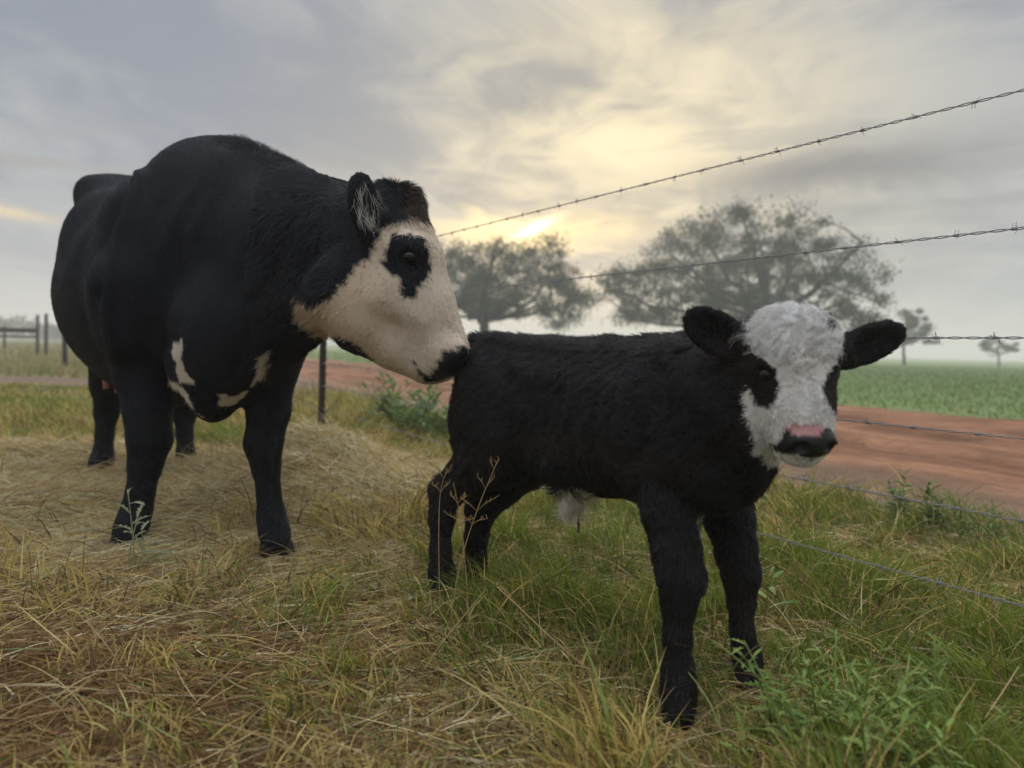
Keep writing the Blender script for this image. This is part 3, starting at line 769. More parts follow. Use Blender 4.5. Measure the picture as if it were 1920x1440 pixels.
def make_calf():
    V, Q, I = build_calf(); Nn = vnormals(V, Q)
    B, L, H, lat, up, fwd, c0 = I['B'], I['L'], I['H'], I['lat'], I['up'], I['fwd'], I['c0']
    def hl(p):
        q = p - c0; return q @ lat, q @ up, q @ fwd
    def is_head(p):
        a, b, c = hl(p); return (np.abs(a) < 0.083) & (b > -0.20) & (b < 0.11) & (c > -0.045 - 0.25 * np.clip(-b - 0.03, 0, 1)) & (c < 0.2)
    def colour(p, n, g, jit=2.2):
        N = len(p); x, y = proj(p); wob = wavy(p, 0.02)
        x = x + g.normal(size=N) * jit + wob[:, 0] * 2; y = y + g.normal(size=N) * jit + wob[:, 1] * 2
        hd = is_head(p)
        a, b, c = hl(p)
        front = hd & (n @ fwd > -0.25)
        white = front & in_poly(x, y, CALF_WHITE) | (hd & (b < -0.125) & (c > 0.0) & (np.abs(a) < 0.05) & (b > -0.175)) | (hd & (a > 0.04) & (b < -0.09) & (c > 0.0))
        nose = hd & (n @ fwd > -0.3) & in_poly(x, y, CALF_NOSE); pink = hd & (n @ fwd > -0.3) & in_poly(x, y, CALF_PINK)
        col = np.tile(np.array([0.0115, 0.0100, 0.0092]), (N, 1))
        brown = sstep(0.55, 0.75, vnoise(p[:, 0] * 9 + p[:, 1] * 5, p[:, 2] * 9, 1, 5, 2))[:, None]
        col = col * (1 - 0.5 * brown) + np.array([0.035, 0.021, 0.014]) * brown * 0.5
        t = np.clip(vnoise(x / 9, y / 9, 1, 9, 2), 0, 1)[:, None]
        col[white] = (np.array([0.90, 0.845, 0.765]) * (1 - 0.14 * t))[white]
        col[nose] = (0.010, 0.010, 0.011); col[pink] = np.array([0.72, 0.36, 0.34]) * (0.8 + 0.3 * t[pink])
        # pale navel tuft and brisket hairs
        tuft = (x > 1030) & (x < 1118) & (y > 912) & (p[:, 1] > 1.6) & (p[:, 1] < 1.85)
        col[tuft] = (0.80, 0.70, 0.55)
        br = (x > 1306) & (x < 1326) & (y > 945) & (y < 1000) & (g.random(N) < 0.35) & (p[:, 1] < 1.45) & (n @ L < 0.1)
        col[br] = (0.45, 0.42, 0.38)
        return col
    me = mesh_np('calf', V, Q, True)
    vcol(me, 'col', colour(V, Nn, np.random.default_rng(4), 0.4) * 0.92)
    xv, yv = proj(V); fattr(me, 'wet', (is_head(V) & (Nn @ fwd > -0.3) & (in_poly(xv, yv, CALF_NOSE) | in_poly(xv, yv, CALF_PINK))).astype(float))
    calf = link('calf', me, None, mat_coat)
    tag(calf, 'fluffy black calf with curly white face and pink topped nose looking out', 'calf')
    whorl = H(0.006, -0.012, 0.07)
    earL, earR = P(1350, 628, 1.24), P(1625, 648, 1.26)
    def flow(p, n):
        x, y = proj(p); hd = is_head(p)
        f = np.tile(-B * 1.0 + np.array([0, 0, -0.55]), (len(p), 1))
        lowm = p[:, 2] < 0.42; f[lowm] = -B * 0.35 + np.array([0, 0, -1.0])
        lg = p[:, 2] < 0.30; f[lg] = -B * 0.25 + np.array([0, 0, -1.0])
        r = p - whorl; f[hd] = unit(r[hd]) + np.where((r[hd] @ up < -0.03)[:, None], fwd * 0.0 - up * 0.2, 0)
        le = (x < 1400) & (y < 680) & (p[:, 1] < 1.32) & (x > 1275); f[le] = unit(P(1290, 585, 1.24) - P(1405, 660, 1.24))
        re_ = (x > 1575) & (p[:, 1] < 1.36); f[re_] = unit(P(1694, 620, 1.28) - P(1560, 668, 1.25))
        return f
    def length(p, n):
        x, y = proj(p); hd = is_head(p); a, b, c = hl(p)
        Lh = np.full(len(p), 0.019)
        Lh[p[:, 2] < 0.40] = 0.014; Lh[p[:, 2] < 0.22] = 0.009; Lh[p[:, 2] < 0.07] = 0.006
        top = (n[:, 2] > 0.75) & (p[:, 2] > 0.55) & ~hd; Lh[top] = 0.022
        Lh[hd] = 0.0085; Lh = np.where(hd, 0.0085 + 0.0145 * sstep(-0.015, 0.045, b), Lh); Lh[hd & (b < -0.12)] = 0.007
        nz = hd & (n @ fwd > -0.3) & (in_poly(x, y, CALF_NOSE) | in_poly(x, y, CALF_PINK)); Lh[nz] = 0.0
        chin = hd & (b < -0.10) & (c < 0.04); Lh[chin] = 0.012
        e = ((x < 1395) & (y < 680) & (p[:, 1] < 1.32) & (x > 1275)) | ((x > 1575) & (p[:, 1] < 1.36)); Lh[e] = 0.0075
        for s in (-1, 1):
            d = np.linalg.norm(p - H(s * 0.064, -0.018, 0.041), axis=1); Lh = np.where(d < 0.032, np.minimum(Lh, 0.0045), Lh); Lh[d < 0.0165] = 0
        tuft = (x > 1030) & (x < 1118) & (y > 905) & (p[:, 1] > 1.6) & (p[:, 1] < 1.85); Lh[tuft] = 0.05
        return Lh
    def lift(p, n):
        hd = is_head(p); l = np.full(len(p), 0.38); l[hd] = 0.28; a, b, c = hl(p); l[hd & (b > 0.01)] = 0.26
        l[(n[:, 2] > 0.75) & ~hd] = 0.75; l[p[:, 2] < 0.2] = 0.35
        return l
    def curl(p, n):
        hd = is_head(p); a, b, c = hl(p); r = np.full(len(p), 0.12); r[hd] = 0.08; r = np.where(hd, 0.08 + 0.42 * sstep(-0.01, 0.03, b), r); return r
    def locks(p, n):
        hd = is_head(p); a, b, c = hl(p); return np.where(hd & (b > 0.0), 0.011, np.where(hd, 0.006, 0.0085))
    wt = facing(V, Nn); wt *= np.where(is_head(V), 2.4, 1.0)
    grow('hair', V, Q, Nn, 210000, wt, length, flow, lambda p, n, g: colour(p, n, g) * g.uniform(0.6, 1.3, (len(p), 1)), lift, 0.00036, calf, 6, 0.7, 0.035, 31, locks, 0.72, curl, 0.15)
    for s in (-1, 1):
        ball('eye', H(s * 0.0560, -0.018, 0.0325), 0.0135, calf, mat_eye)
    for (x, y, d) in ((1272, 1346, 1.27), (1407, 1271, 1.43), (830, 1103, 1.885), (898, 1108, 1.985)):
        p = P(x, y, d); f = B * 0.6 + np.array([0.1, -0.8, 0]); o = link('hoof', hoof_mesh(0.030, f), calf, mat_hoof); o.location = (p[0], p[1], p[2] - 0.024)
    # dried navel cord
    a = P(1080, 940, 1.70); b = P(1084, 998, 1.70)
    v, f = tube_np([a, a * 0.6 + b * 0.4 + np.array([0.004, 0, 0]), b], [0.005, 0.0045, 0.003], 6)
    link('navel_cord', mesh_np('navel_cord', v, f, True), calf, mat('dried_cord', (0.06, 0.025, 0.012), 0.6))
    return calf
# ------------------------------------------------------------------ ground, road
FD = unit(np.array([-0.525, 0.851])); FN = np.array([0.851, 0.525])     # along the fence and road, and across them
def across(x, y): return x * FN[0] + y * FN[1]
def road_edges(s):
    """near and far edge of the dirt road (distance across) at s along it"""
    e0 = 2.98 + 0.28 * (vnoise(s, s * 0 + 3.1, 0.7, 2, 3) - 0.5); e1 = 8.7 + 0.9 * (vnoise(s, s * 0 + 9.1, 0.4, 5, 3) - 0.5)
    return e0, e1

def axis_steps(lo, hi, fine, grow_):
    a = [0.0]
    while a[-1] < hi: a.append(a[-1] + max(fine, a[-1] * grow_))
    b = [0.0]
    while b[-1] < -lo: b.append(b[-1] + max(fine, b[-1] * grow_))
    return np.array(sorted([-x for x in b[1:]] + a))

def soil_build(t, b):
    pos = t.n.new('ShaderNodeNewGeometry').outputs['Position']
    n1 = t.noise(pos, 0.9, 5, 0.6); n2 = t.noise(pos, 7.0, 5, 0.65); n3 = t.noise(pos, 45.0, 4, 0.6); n4 = t.noise(pos, 0.12, 4, 0.55)
    ac = t.vec('DOT_PRODUCT', pos, (FN[0], FN[1], 0.0))
    litter = t.mix(n2, (0.035, 0.026, 0.014), (0.15, 0.105, 0.05))
    litter = t.mix(t.math('MULTIPLY', n3, 0.5), litter, (0.09, 0.10, 0.028))
    field = t.mix(n1, (0.15, 0.235, 0.075), (0.215, 0.285, 0.10))
    field = t.mix(t.smooth(n2, 0.52, 0.75, 0.0, 0.6), field, (0.26, 0.23, 0.10))
    field = t.mix(t.smooth(n4, 0.5, 0.7, 0.0, 0.5), field, (0.24, 0.24, 0.10))
    past = t.mix(n1, (0.14, 0.15, 0.055), (0.30, 0.26, 0.12))
    x, y, z = t.sep(pos)
    c = t.mix(t.smooth(y, 4.5, 8.0), litter, past)
    c = t.mix(t.smooth(t.math('ADD', ac, t.math('MULTIPLY', n1, 2.0)), 8.6, 10.2), c, field)
    c = t.mix(t.math('MULTIPLY', t.attr('hay', 'Fac'), 0.85), c, t.mix(n3, (0.30, 0.21, 0.095), (0.60, 0.46, 0.24)))
    t.put(b.inputs['Base Color'], c)
    bp = t.n.new('ShaderNodeBump'); bp.inputs['Strength'].default_value = 0.6; bp.inputs['Distance'].default_value = 0.03
    t.put(bp.inputs['Height'], t.math('ADD', n2, t.math('MULTIPLY', n3, 0.5))); t.l.new(bp.outputs[0], b.inputs['Normal'])
mat_soil = mat('ground_soil', rough=0.95, spec=0.08, build=soil_build)
gx = axis_steps(-700, 700, 0.06, 0.045); gy = axis_steps(-6, 900, 0.06, 0.035)
X, Y = np.meshgrid(gx, gy, indexing='ij'); Zg = gz(X, Y)
Vg = np.stack([X, Y, Zg], -1).reshape(-1, 3); ny = len(gy)
i, j = np.meshgrid(np.arange(len(gx) - 1), np.arange(ny - 1), indexing='ij'); a = (i * ny + j).ravel()
ground = link('ground', mesh_np('ground', Vg, np.stack([a, a + ny, a + ny + 1, a + 1], -1), True), None, mat_soil)
fattr(ground.data, 'hay', hay_amount(Vg[:, 0], Vg[:, 1]))
tag(ground, 'grassy pasture ground running out to the misty horizon', None, None, 'structure')

def dirt_build(t, b):
    pos = t.n.new('ShaderNodeNewGeometry').outputs['Position']
    al = t.vec('DOT_PRODUCT', pos, (FD[0], FD[1], 0.0)); ac = t.vec('DOT_PRODUCT', pos, (FN[0], FN[1], 0.0))
    st = t.comb(t.math('MULTIPLY', al, 0.45), t.math('MULTIPLY', ac, 1.4), 0.0)
    s1 = t.noise(st, 1.6, 5, 0.6, 0.4); s2 = t.noise(pos, 9.0, 5, 0.65); s3 = t.noise(pos, 60, 3, 0.6)
    c = t.mix(t.smooth(s1, 0.3, 0.7), (0.17, 0.08, 0.043), (0.47, 0.235, 0.130))
    c = t.mix(t.smooth(s2, 0.45, 0.70, 0.0, 0.65), c, (0.20, 0.10, 0.055))
    c = t.mix(t.smooth(t.noise(st, 3.4, 4, 0.6), 0.60, 0.72, 0.0, 0.75), c, (0.13, 0.075, 0.05))
    c = t.mix(t.smooth(t.math('ADD', ac, t.math('MULTIPLY', s2, 0.9)), 4.6, 3.4, 0.0, 0.75), c, (0.235, 0.175, 0.125))
    t.put(b.inputs['Base Color'], c)
    bp = t.n.new('ShaderNodeBump'); bp.inputs['Strength'].default_value = 0.9; bp.inputs['Distance'].default_value = 0.05
    t.put(bp.inputs['Height'], t.math('ADD', t.math('MULTIPLY', s1, 0.9), t.math('ADD', s2, t.math('MULTIPLY', s3, 0.25)))); t.l.new(bp.outputs[0], b.inputs['Normal'])
mat_dirt = mat('red_dirt', rough=0.95, spec=0.08, build=dirt_build)
ss = np.concatenate([np.arange(-8, 14, 0.09), np.geomspace(14, 160, 110)])
e0, e1 = road_edges(ss)
cw = np.linspace(0, 1, 70)
AC = e0[:, None] + (e1 - e0)[:, None] * cw[None]; AL = np.broadcast_to(ss[:, None], AC.shape)
XR = FD[0] * AL + FN[0] * AC; YR = FD[1] * AL + FN[1] * AC
rut = lambda c, w_: -0.08 * np.exp(-((AC - c - 0.25 * np.sin(AL * 0.35)) / w_) ** 2)
ZR = gz(XR, YR) + 0.006 + (rut(4.6, 0.18) + rut(6.2, 0.18) + 0.075 * (vnoise(AL, AC * 4, 0.9, 12, 4) - 0.35) + 0.05) * np.sin(np.pi * cw)[None] ** 0.5
ZR = np.maximum(ZR, gz(XR, YR) + 0.005)
i, j = np.meshgrid(np.arange(len(ss) - 1), np.arange(len(cw) - 1), indexing='ij'); a = (i * len(cw) + j).ravel()
road = link('dirt_road', mesh_np('dirt_road', np.stack([XR, YR, ZR], -1).reshape(-1, 3), np.stack([a, a + 1, a + len(cw) + 1, a + len(cw)], -1)[:, ::-1], True), None, mat_dirt)
tag(road, 'rutted red dirt road running past beyond the wire fence', None, None, 'structure')

def dirt_patch(cx, cy, rx, ry, seed):
    ang = np.arange(48) * 2 * math.pi / 48; r = 0.75 + 0.5 * vnoise(np.cos(ang) * 2 + seed, np.sin(ang) * 2, 1.3, seed, 2)
    V = [[cx, cy]]
    for f in (0.35, 0.7, 1.0): V += list(zip(cx + rx * r * f * np.cos(ang), cy + ry * r * f * np.sin(ang)))
    V = np.array(V); z = gz(V[:, 0], V[:, 1]) + 0.008; k_ = np.arange(48); k2 = (k_ + 1) % 48
    T = np.stack([np.zeros(48, int), 1 + k_, 1 + k2], -1); Qd = np.concatenate([np.stack([1 + r_ * 48 + k_, 1 + (r_ + 1) * 48 + k_, 1 + (r_ + 1) * 48 + k2, 1 + r_ * 48 + k2], -1) for r_ in (0, 1)])
    o = link('dirt_path', mesh_np('dirt_path', np.column_stack([V, z]), [T, Qd], True), None, mat_dirt); return o
tag(dirt_patch(-7.6, 10.6, 3.2, 1.1, 3), 'bare red earth strip behind the cow in the pasture', None, None, 'structure')
tag(dirt_patch(-17.5, 22.5, 3.2, 1.6, 7), 'pale bare earth under the far rail fence', None, None, 'structure')

# loose clods on the road
parts = []
for q in range(620):
    s = rng.uniform(-3, 9) if q < 460 else rng.uniform(9, 25); e0_, e1_ = road_edges(np.array([s])); c = rng.uniform(e0_[0] + 0.1, e1_[0])
    x, y = FD[0] * s + FN[0] * c, FD[1] * s + FN[1] * c
    if y < 2: continue
    r = 0.008 + 0.028 * rng.random() ** 3
    bm = bmesh.new(); bmesh.ops.create_icosphere(bm, subdivisions=1, radius=r)
    v = np.array([w_.co[:] for w_ in bm.verts]) * rng.uniform(0.65, 1.3, (len(bm.verts), 1)) * np.array([1.2, 1, 0.6]); bm.verts.index_update()
    f = np.array([[w_.index for w_ in fc.verts] for fc in bm.faces]); bm.free()
    parts.append((v + np.array([x, y, float(gz(x, y)) + 0.01]), [f]))
v, f = merge(parts)
tag(link('dirt_clods', mesh_np('dirt_clods', v, f), None, mat_dirt), 'crumbled clods of red earth scattered over the road', 'clods', None, 'stuff')

# ------------------------------------------------------------------ barbed wire fence
mat_wire = mat('weathered_wire', (0.27, 0.26, 0.25), 0.6, 0.4, metallic=0.3)
mat_post = mat('dark_steel_post', rough=0.7, spec=0.3, build=lambda t, b: t.put(b.inputs['Base Color'], t.mix(t.noise(None, 30, 4), (0.03, 0.022, 0.02), (0.085, 0.05, 0.04))))
FOFF = 1.63
def fpt(s, z, off=0.0): return np.array([FD[0] * s + FN[0] * (FOFF + off), FD[1] * s + FN[1] * (FOFF + off), z])
s_post = 5.22
fence = empty('barbed_wire_fence', fpt(s_post, 0)); tag(fence, 'barbed wire fence with dark steel post between the animals and the red road', 'fence')
def tee_post(name, s, h, parent, lean=0.0):
    b0 = fpt(s, float(gz(*fpt(s, 0)[:2])) - 0.1); u = np.array([FD[0], FD[1], 0]); n = np.array([FN[0], FN[1], 0])
    prof = [(-0.019, 0.003), (-0.019, -0.003), (-0.003, -0.003), (-0.003, -0.03), (0.003, -0.03), (0.003, -0.003), (0.019, -0.003), (0.019, 0.003)]
    V = []
    for z in (0, h + 0.1): V += [b0 + u * a_ * 1.25 + n * c_ * 1.25 + np.array([lean * z, 0, z]) for a_, c_ in prof]
    k_ = np.arange(8); k2 = (k_ + 1) % 8
    F = [np.stack([k_, k2, 8 + k2, 8 + k_], -1)]
    p = [(np.array(V), F + [np.array([[8, 9, 14, 15], [10, 11, 12, 13], [8 + 1, 8 + 2, 8 + 5, 8 + 6]])])]
    for z in np.arange(0.15, h, 0.055):                                             # studs
        c = b0 + n * 0.008 + np.array([lean * z, 0, z]); q = np.array([[x, y, w_] for x in (-1, 1) for y in (-1, 1) for w_ in (-1, 1)]) * 0.006
        p.append((c + q[:, :1] * u + q[:, 1:2] * n + q[:, 2:] * Z3, [np.array([[0, 1, 3, 2], [4, 6, 7, 5], [0, 4, 5, 1], [2, 3, 7, 6], [0, 2, 6, 4], [1, 5, 7, 3]])]))
    v, f = merge(p); return link(name, mesh_np(name, v, f), parent, mat_post)
tee_post('post', s_post, 1.34, fence, 0.012)
tee_post('post', s_post + 5.2, 1.34, fence, -0.01)
tee_post('post', -1.9, 1.34, fence, 0.0)
bm_parts = []
for k_ in range(2):                                                              # one barb: two short turns with four points
    off = (-0.005, 0.005)[k_]
    th = np.linspace(0, 4 * math.pi, 18); c = np.stack([off + th / 12.56 * 0.006, 0.0045 * np.cos(th), 0.0045 * np.sin(th)], -1)
    c = np.concatenate([[[off, 0.003, 0.021 * (1 - 2 * k_)]], c, [[off + 0.006, -0.012, -0.018]]]); bm_parts.append(tube_np(c, 0.0013, 4))
bv, bf = merge(bm_parts); bv = bv * 0.62; barb_mesh = mesh_np('barb', bv, bf); barb_mesh.materials.append(mat_wire)
zs = [1.175, 0.915, 0.705, 0.505, 0.345, 0.185]
for wi, z0 in enumerate(zs):
    # held at the posts, sagging between them
    span = [(-1.9, s_post), (s_post, s_post + 5.2)]
    sag = (0.0, 0.006, 0.012, 0.01, 0.012, 0.02)[wi]
    def wz(s):
        s = np.asarray(s, float); m_ = s < s_post; L0 = np.where(m_, s_post + 1.9, 5.2); s0 = np.where(m_, -1.9, s_post); u_ = np.clip((s - s0) / L0, 0, 1)
        return z0 + 0.03 * (s / s_post) * (wi == 0) - sag * 4 * u_ * (1 - u_)
    S = np.arange(-1.9, s_post + 5.2, 0.009)
    base = np.stack([FD[0] * S + FN[0] * (FOFF - 0.012), FD[1] * S + FN[1] * (FOFF - 0.012), wz(S)], -1)
    pr = []
    for ph in (0, math.pi):
        a_ = S * 2 * math.pi / 0.075 + ph
        pr.append(tube_np(base + 0.0021 * (np.cos(a_)[:, None] * np.array([FN[0], FN[1], 0]) + np.sin(a_)[:, None] * Z3), 0.0012 if wi < 3 else 0.0010, 4))
    v, f = merge(pr)
    wo = link('wire', mesh_np('wire', v, f, True), fence, mat_wire)
    for q, s in enumerate(np.arange(-1.3 + 0.03 * wi, s_post + 1.0, 0.125)):
        s = s + rng.uniform(-0.01, 0.01)
        bo = bpy.data.objects.new('barb', barb_mesh); COL.objects.link(bo); bo.parent = wo
        bo.location = (FD[0] * s + FN[0] * (FOFF - 0.012), FD[1] * s + FN[1] * (FOFF - 0.012), float(wz(s)))
        bo.rotation_euler = (rng.uniform(0, 6.28), 0, math.atan2(FD[1], FD[0])); bo.rotation_mode = 'XYZ'

# ------------------------------------------------------------------ far rail fence on the left
mat_wood = mat('dark_old_timber', rough=0.85, spec=0.2, build=lambda t, b: t.put(b.inputs['Base Color'], t.mix(t.noise(None, 14, 4), (0.02, 0.018, 0.018), (0.06, 0.05, 0.045))))
rf = empty('rail_fence', (P(78, 668, 23.5)[0], 23.5, 0)); tag(rf, 'dark rail fence with two tall posts at the far edge of the pasture', 'fence')
def pole(name, a, b, r, parent, mt, sides=8):
    v, f = tube_np([a, (np.asarray(a) + np.asarray(b)) / 2, b], r, sides); return link(name, mesh_np(name, v, f, True), parent, mt)
for px, top, bot, d, r in ((70, 590, 672, 23.5, 0.045), (86, 588, 670, 23.5, 0.05), (8, 612, 655, 31, 0.05)):
    a, b = P(px, bot, d), P(px, top, d); a[2] = -0.1; b[0] = a[0] + 0.02
    pole('post', a, b, r, rf, mat_wood)
a = P(70, 620, 23.5); b = a + np.array([-9.0, 2.2, 0.0])
for dz, r in ((0.0, 0.07), (-0.2, 0.035)):
    pole('rail', a + np.array([0, -0.06, dz]), b + np.array([0, 0, dz]), r, rf, mat_wood)
a = P(122, 697, 14.3); a[2] = -0.1; b = P(121, 622, 14.3)
o = pole('fence_post', a, b, 0.045, None, mat_wood); tag(o, 'single short dark timber post by the flank of the cow', 'post')

# ------------------------------------------------------------------ trees
def leaf_build(c0, c1):
    def f(t, b):
        c = t.mix(t.attr('tone', 'Fac'), c0, c1); t.put(b.inputs['Base Color'], c)
        tr = t.n.new('ShaderNodeBsdfTranslucent'); t.put(tr.inputs[0], t.mix(0.5, c, (0.16, 0.2, 0.03)))
        mx = t.n.new('ShaderNodeMixShader'); mx.inputs[0].default_value = 0.28
        t.l.new(b.outputs[0], mx.inputs[1]); t.l.new(tr.outputs[0], mx.inputs[2]); t.l.new(mx.outputs[0], t.n['Material Output'].inputs[0])
    return f
mat_leaf = mat('oak_leaves', rough=0.7, spec=0.2, build=leaf_build((0.030, 0.034, 0.020), (0.075, 0.080, 0.042)))
mat_bark = mat('oak_bark', rough=0.9, spec=0.1, build=lambda t, b: t.put(b.inputs['Base Color'], t.mix(t.noise(None, 6, 5), (0.025, 0.022, 0.018), (0.07, 0.06, 0.05))))

def leaf_cloud(name, centres, radii, per, size, parent, mt, g):
    n = len(centres) * per
    c = np.repeat(centres, per, 0); r = np.repeat(radii, per)
    d = g.normal(size=(n, 3)) * 0.50
    p = c + d * r[:, None] * np.array([1.15, 1.15, 0.75])
    a = unit(g.normal(size=(n, 3))); b = unit(np.cross(a, g.normal(size=(n, 3))))
    s = size * g.uniform(0.5, 1.3, n)[:, None]
    V = np.stack([p - a * s, p + b * s * 0.45 - a * s * 0.1, p + a * s, p - b * s * 0.45 + a * s * 0.1], 1).reshape(-1, 3)
    me = mesh_np(name, V, np.arange(n * 4).reshape(-1, 4))
    tone = np.repeat(np.clip(0.5 + 0.25 * g.normal(size=len(centres)), 0, 1), per) * 0.7 + 0.3 * g.random(n)
    fattr(me, 'tone', np.repeat(tone, 4))
    return link(name, me, parent, mt)

def tree(name, label, polys, trunk_px, fork_py, d, trunk_r, clumps, per, size, cr, seed, group=None, depth=None, limbs=9):
    g = np.random.default_rng(seed)
    base = P(trunk_px, 700, d); base[2] = 0.0
    root = empty(name, base); tag(root, label, 'tree', group)
    C = []
    for poly, cnt in polys:
        po = np.array(poly); lo, hi = po.min(0), po.max(0); k_ = 0
        wpx = hi[0] - lo[0]; dep = depth or pxr(wpx, d) * 0.42; mid = (lo + hi) / 2
        while k_ < cnt:
            x, y = g.uniform(lo[0], hi[0]), g.uniform(lo[1], hi[1])
            if not in_poly(np.array([x]), np.array([y]), po)[0]: continue
            e = 1 - min(1, (abs(x - mid[0]) / (wpx / 2)) ** 2)
            dd = g.uniform(-1, 1) * dep * math.sqrt(max(e, 0.05))
            q = P(x, y, d); q[1] += dd; C.append(q); k_ += 1
    C = np.array(C); rad = cr * g.uniform(0.55, 1.25, len(C))
    leaf_cloud('crown', C, rad, per, size, root, mat_leaf, g)
    fork = P(trunk_px, fork_py, d)
    parts = [tube_np([base - np.array([0, 0, 0.3]), base + (fork - base) * 0.15 + np.array([0.05, 0, 0]), base + (fork - base) * 0.6, fork], [trunk_r * 1.5, trunk_r * 1.1, trunk_r * 0.95, trunk_r * 0.9], 10)]
    lim = []
    ord_ = g.permutation(len(C))
    for q in range(limbs):                                                      # main limbs to spread-out clumps
        far = ord_[:30]; t_ = C[far[q % len(far)]] if not lim else max((C[c_] for c_ in far), key=lambda z: min(np.linalg.norm(z - l_) for l_ in lim))
        lim.append(t_)
        mid = fork * 0.45 + t_ * 0.55 + np.array([0, 0, -0.10 * np.linalg.norm(t_ - fork)]) + g.normal(size=3) * 0.25
        tt = np.linspace(0, 1, 8)[:, None]; cv = (1 - tt) ** 2 * fork + 2 * tt * (1 - tt) * mid + tt ** 2 * t_; cv[1:-1] += g.normal(size=(6, 3)) * 0.12
        parts.append(tube_np(cv, np.linspace(trunk_r * 0.55, trunk_r * 0.12, 8), 6))
        lim_pts = cv
        for c_ in C[g.permutation(len(C))[:max(3, len(C) // limbs)]]:
            k_ = np.argmin(np.linalg.norm(lim_pts - c_, axis=1)); s_ = lim_pts[k_]
            if np.linalg.norm(c_ - s_) > 3.5: continue
            m2 = (s_ + c_) / 2 + g.normal(size=3) * 0.15
            parts.append(tube_np([s_, m2, c_], [trunk_r * 0.16, trunk_r * 0.1, trunk_r * 0.04], 4))
    v, f = merge(parts); link('trunk', mesh_np('trunk', v, f, True), root, mat_bark)
    return root

OAK = [(1215, 500), (1235, 450), (1290, 412), (1360, 400), (1440, 418), (1500, 438), (1590, 452), (1632, 490), (1645, 515), (1622, 560), (1640, 595), (1590, 625), (1500, 620), (1400, 610), (1310, 590), (1250, 560)]
OAK_LOW = [(1118, 520), (1150, 505), (1190, 500), (1225, 515), (1265, 560), (1280, 600), (1200, 605), (1130, 590)]
tree('oak_tree', 'broad spreading oak behind the head of the calf, largest of the trees', [(OAK, 340), (OAK_LOW, 64)], 1440, 600, 46.0, 0.42, 0, 130, 0.095, 0.68, 3, 'oaks beyond the road', limbs=14)
OAK2 = [(790, 480), (840, 462), (900, 458), (960, 480), (1020, 460), (1055, 475), (1085, 515), (1112, 555), (1118, 592), (1055, 612), (960, 590), (880, 590), (820, 585), (785, 540)]
tree('oak_tree', 'rounded oak between the face of the cow and the back of the calf', [(OAK2, 225)], 908, 598, 47.0, 0.34, 0, 130, 0.095, 0.66, 8, 'oaks beyond the road', limbs=11)
tree('small_tree', 'small upright tree beside the ear of the calf on the far field', [([(1668, 602), (1690, 582), (1720, 584), (1745, 612), (1758, 635), (1738, 650), (1700, 652), (1672, 640)], 38)], 1694, 648, 62.0, 0.12, 0, 110, 0.10, 0.36, 5, 'small trees on the field', limbs=5)
tree('small_tree', 'tiny flat topped tree standing alone near the edge of the field', [([(1836, 646), (1860, 635), (1900, 642), (1903, 655), (1880, 660), (1842, 655)], 24)], 1872, 664, 72.0, 0.10, 0, 90, 0.10, 0.28, 6, 'small trees on the field', limbs=4)
# far hedge-like wood on the left horizon
g = np.random.default_rng(77)
xs = np.linspace(-150, -14, 420); C = np.stack([xs, 118 + 10 * g.normal(size=420) * 0.5, 0.8 + 3.0 * vnoise(xs, xs * 0, 0.12, 4, 3) * g.uniform(0.3, 1.2, 420)], -1)
o = leaf_cloud('treeline', C, g.uniform(0.8, 1.8, 420), 60, 0.36, None, mat_leaf, g); tag(o, 'low misty line of brush along the far horizon', 'treeline', None, 'stuff')
# ------------------------------------------------------------------ animals
cow = make_cow()
calf = make_calf()

# ------------------------------------------------------------------ grass and hay
def blade_mat(name, rough, trans):
    def f(t, b):
        c = t.attr('col'); t.put(b.inputs['Base Color'], c)
        tr = t.n.new('ShaderNodeBsdfTranslucent'); t.put(tr.inputs[0], c)
        mx = t.n.new('ShaderNodeMixShader'); mx.inputs[0].default_value = trans
        t.l.new(b.outputs[0], mx.inputs[1]); t.l.new(tr.outputs[0], mx.inputs[2]); t.l.new(mx.outputs[0], t.n['Material Output'].inputs[0])
    return mat(name, rough=rough, spec=0.35, build=f)
mat_grass = blade_mat('grass_blade', 0.5, 0.32)
mat_hay = blade_mat('dry_hay', 0.55, 0.15)

def ribbons(name, pts, wid, cols, mt, g, parent=None, twist=0.0):
    """flat tapering blades along pts (N,K,3)"""
    N, K, _ = pts.shape
    tan = np.gradient(pts, axis=1); tan /= np.linalg.norm(tan, axis=2, keepdims=True) + 1e-9
    ref = unit(g.normal(size=(N, 3)) * np.array([1, 1, 0.35]))[:, None, :]
    sd = np.cross(tan, np.broadcast_to(ref, tan.shape)); sd /= np.linalg.norm(sd, axis=2, keepdims=True) + 1e-9
    tt = np.linspace(0, 1, K); prof = np.minimum(1, (1 - tt) * 1.6) * 0.92 + 0.08
    hw = 0.5 * np.asarray(wid)[:, None, None] * prof[None, :, None]
    V = np.stack([pts - sd * hw, pts + sd * hw], 2).reshape(-1, 3)
    b = np.arange(N)[:, None] * 2 * K + np.arange(K - 1)[None] * 2
    Qd = np.stack([b, b + 1, b + 3, b + 2], -1).reshape(-1, 4)
    me = mesh_np(name, V, Qd, True)
    vcol(me, 'col', np.repeat(cols, 2 * K, 0))
    return link(name, me, parent, mt)

def scatter(n, g, d0=0.85, d1=9.5, c=2.2):
    """positions spread over the ground in front of the camera, thicker near it"""
    f = lambda d: np.log(1 + (d / c) ** 2); a, b = f(d0), f(d1)
    d = c * np.sqrt(np.exp(g.uniform(a, b, n)) - 1)
    x = g.uniform(-1, 1, n) * (0.82 * d + 0.5)
    return x, d

def off_road(x, y, g, soft=0.18):
    ac = across(x, y) + g.normal(size=len(x)) * soft
    return (ac < 2.95)

g = np.random.default_rng(101)
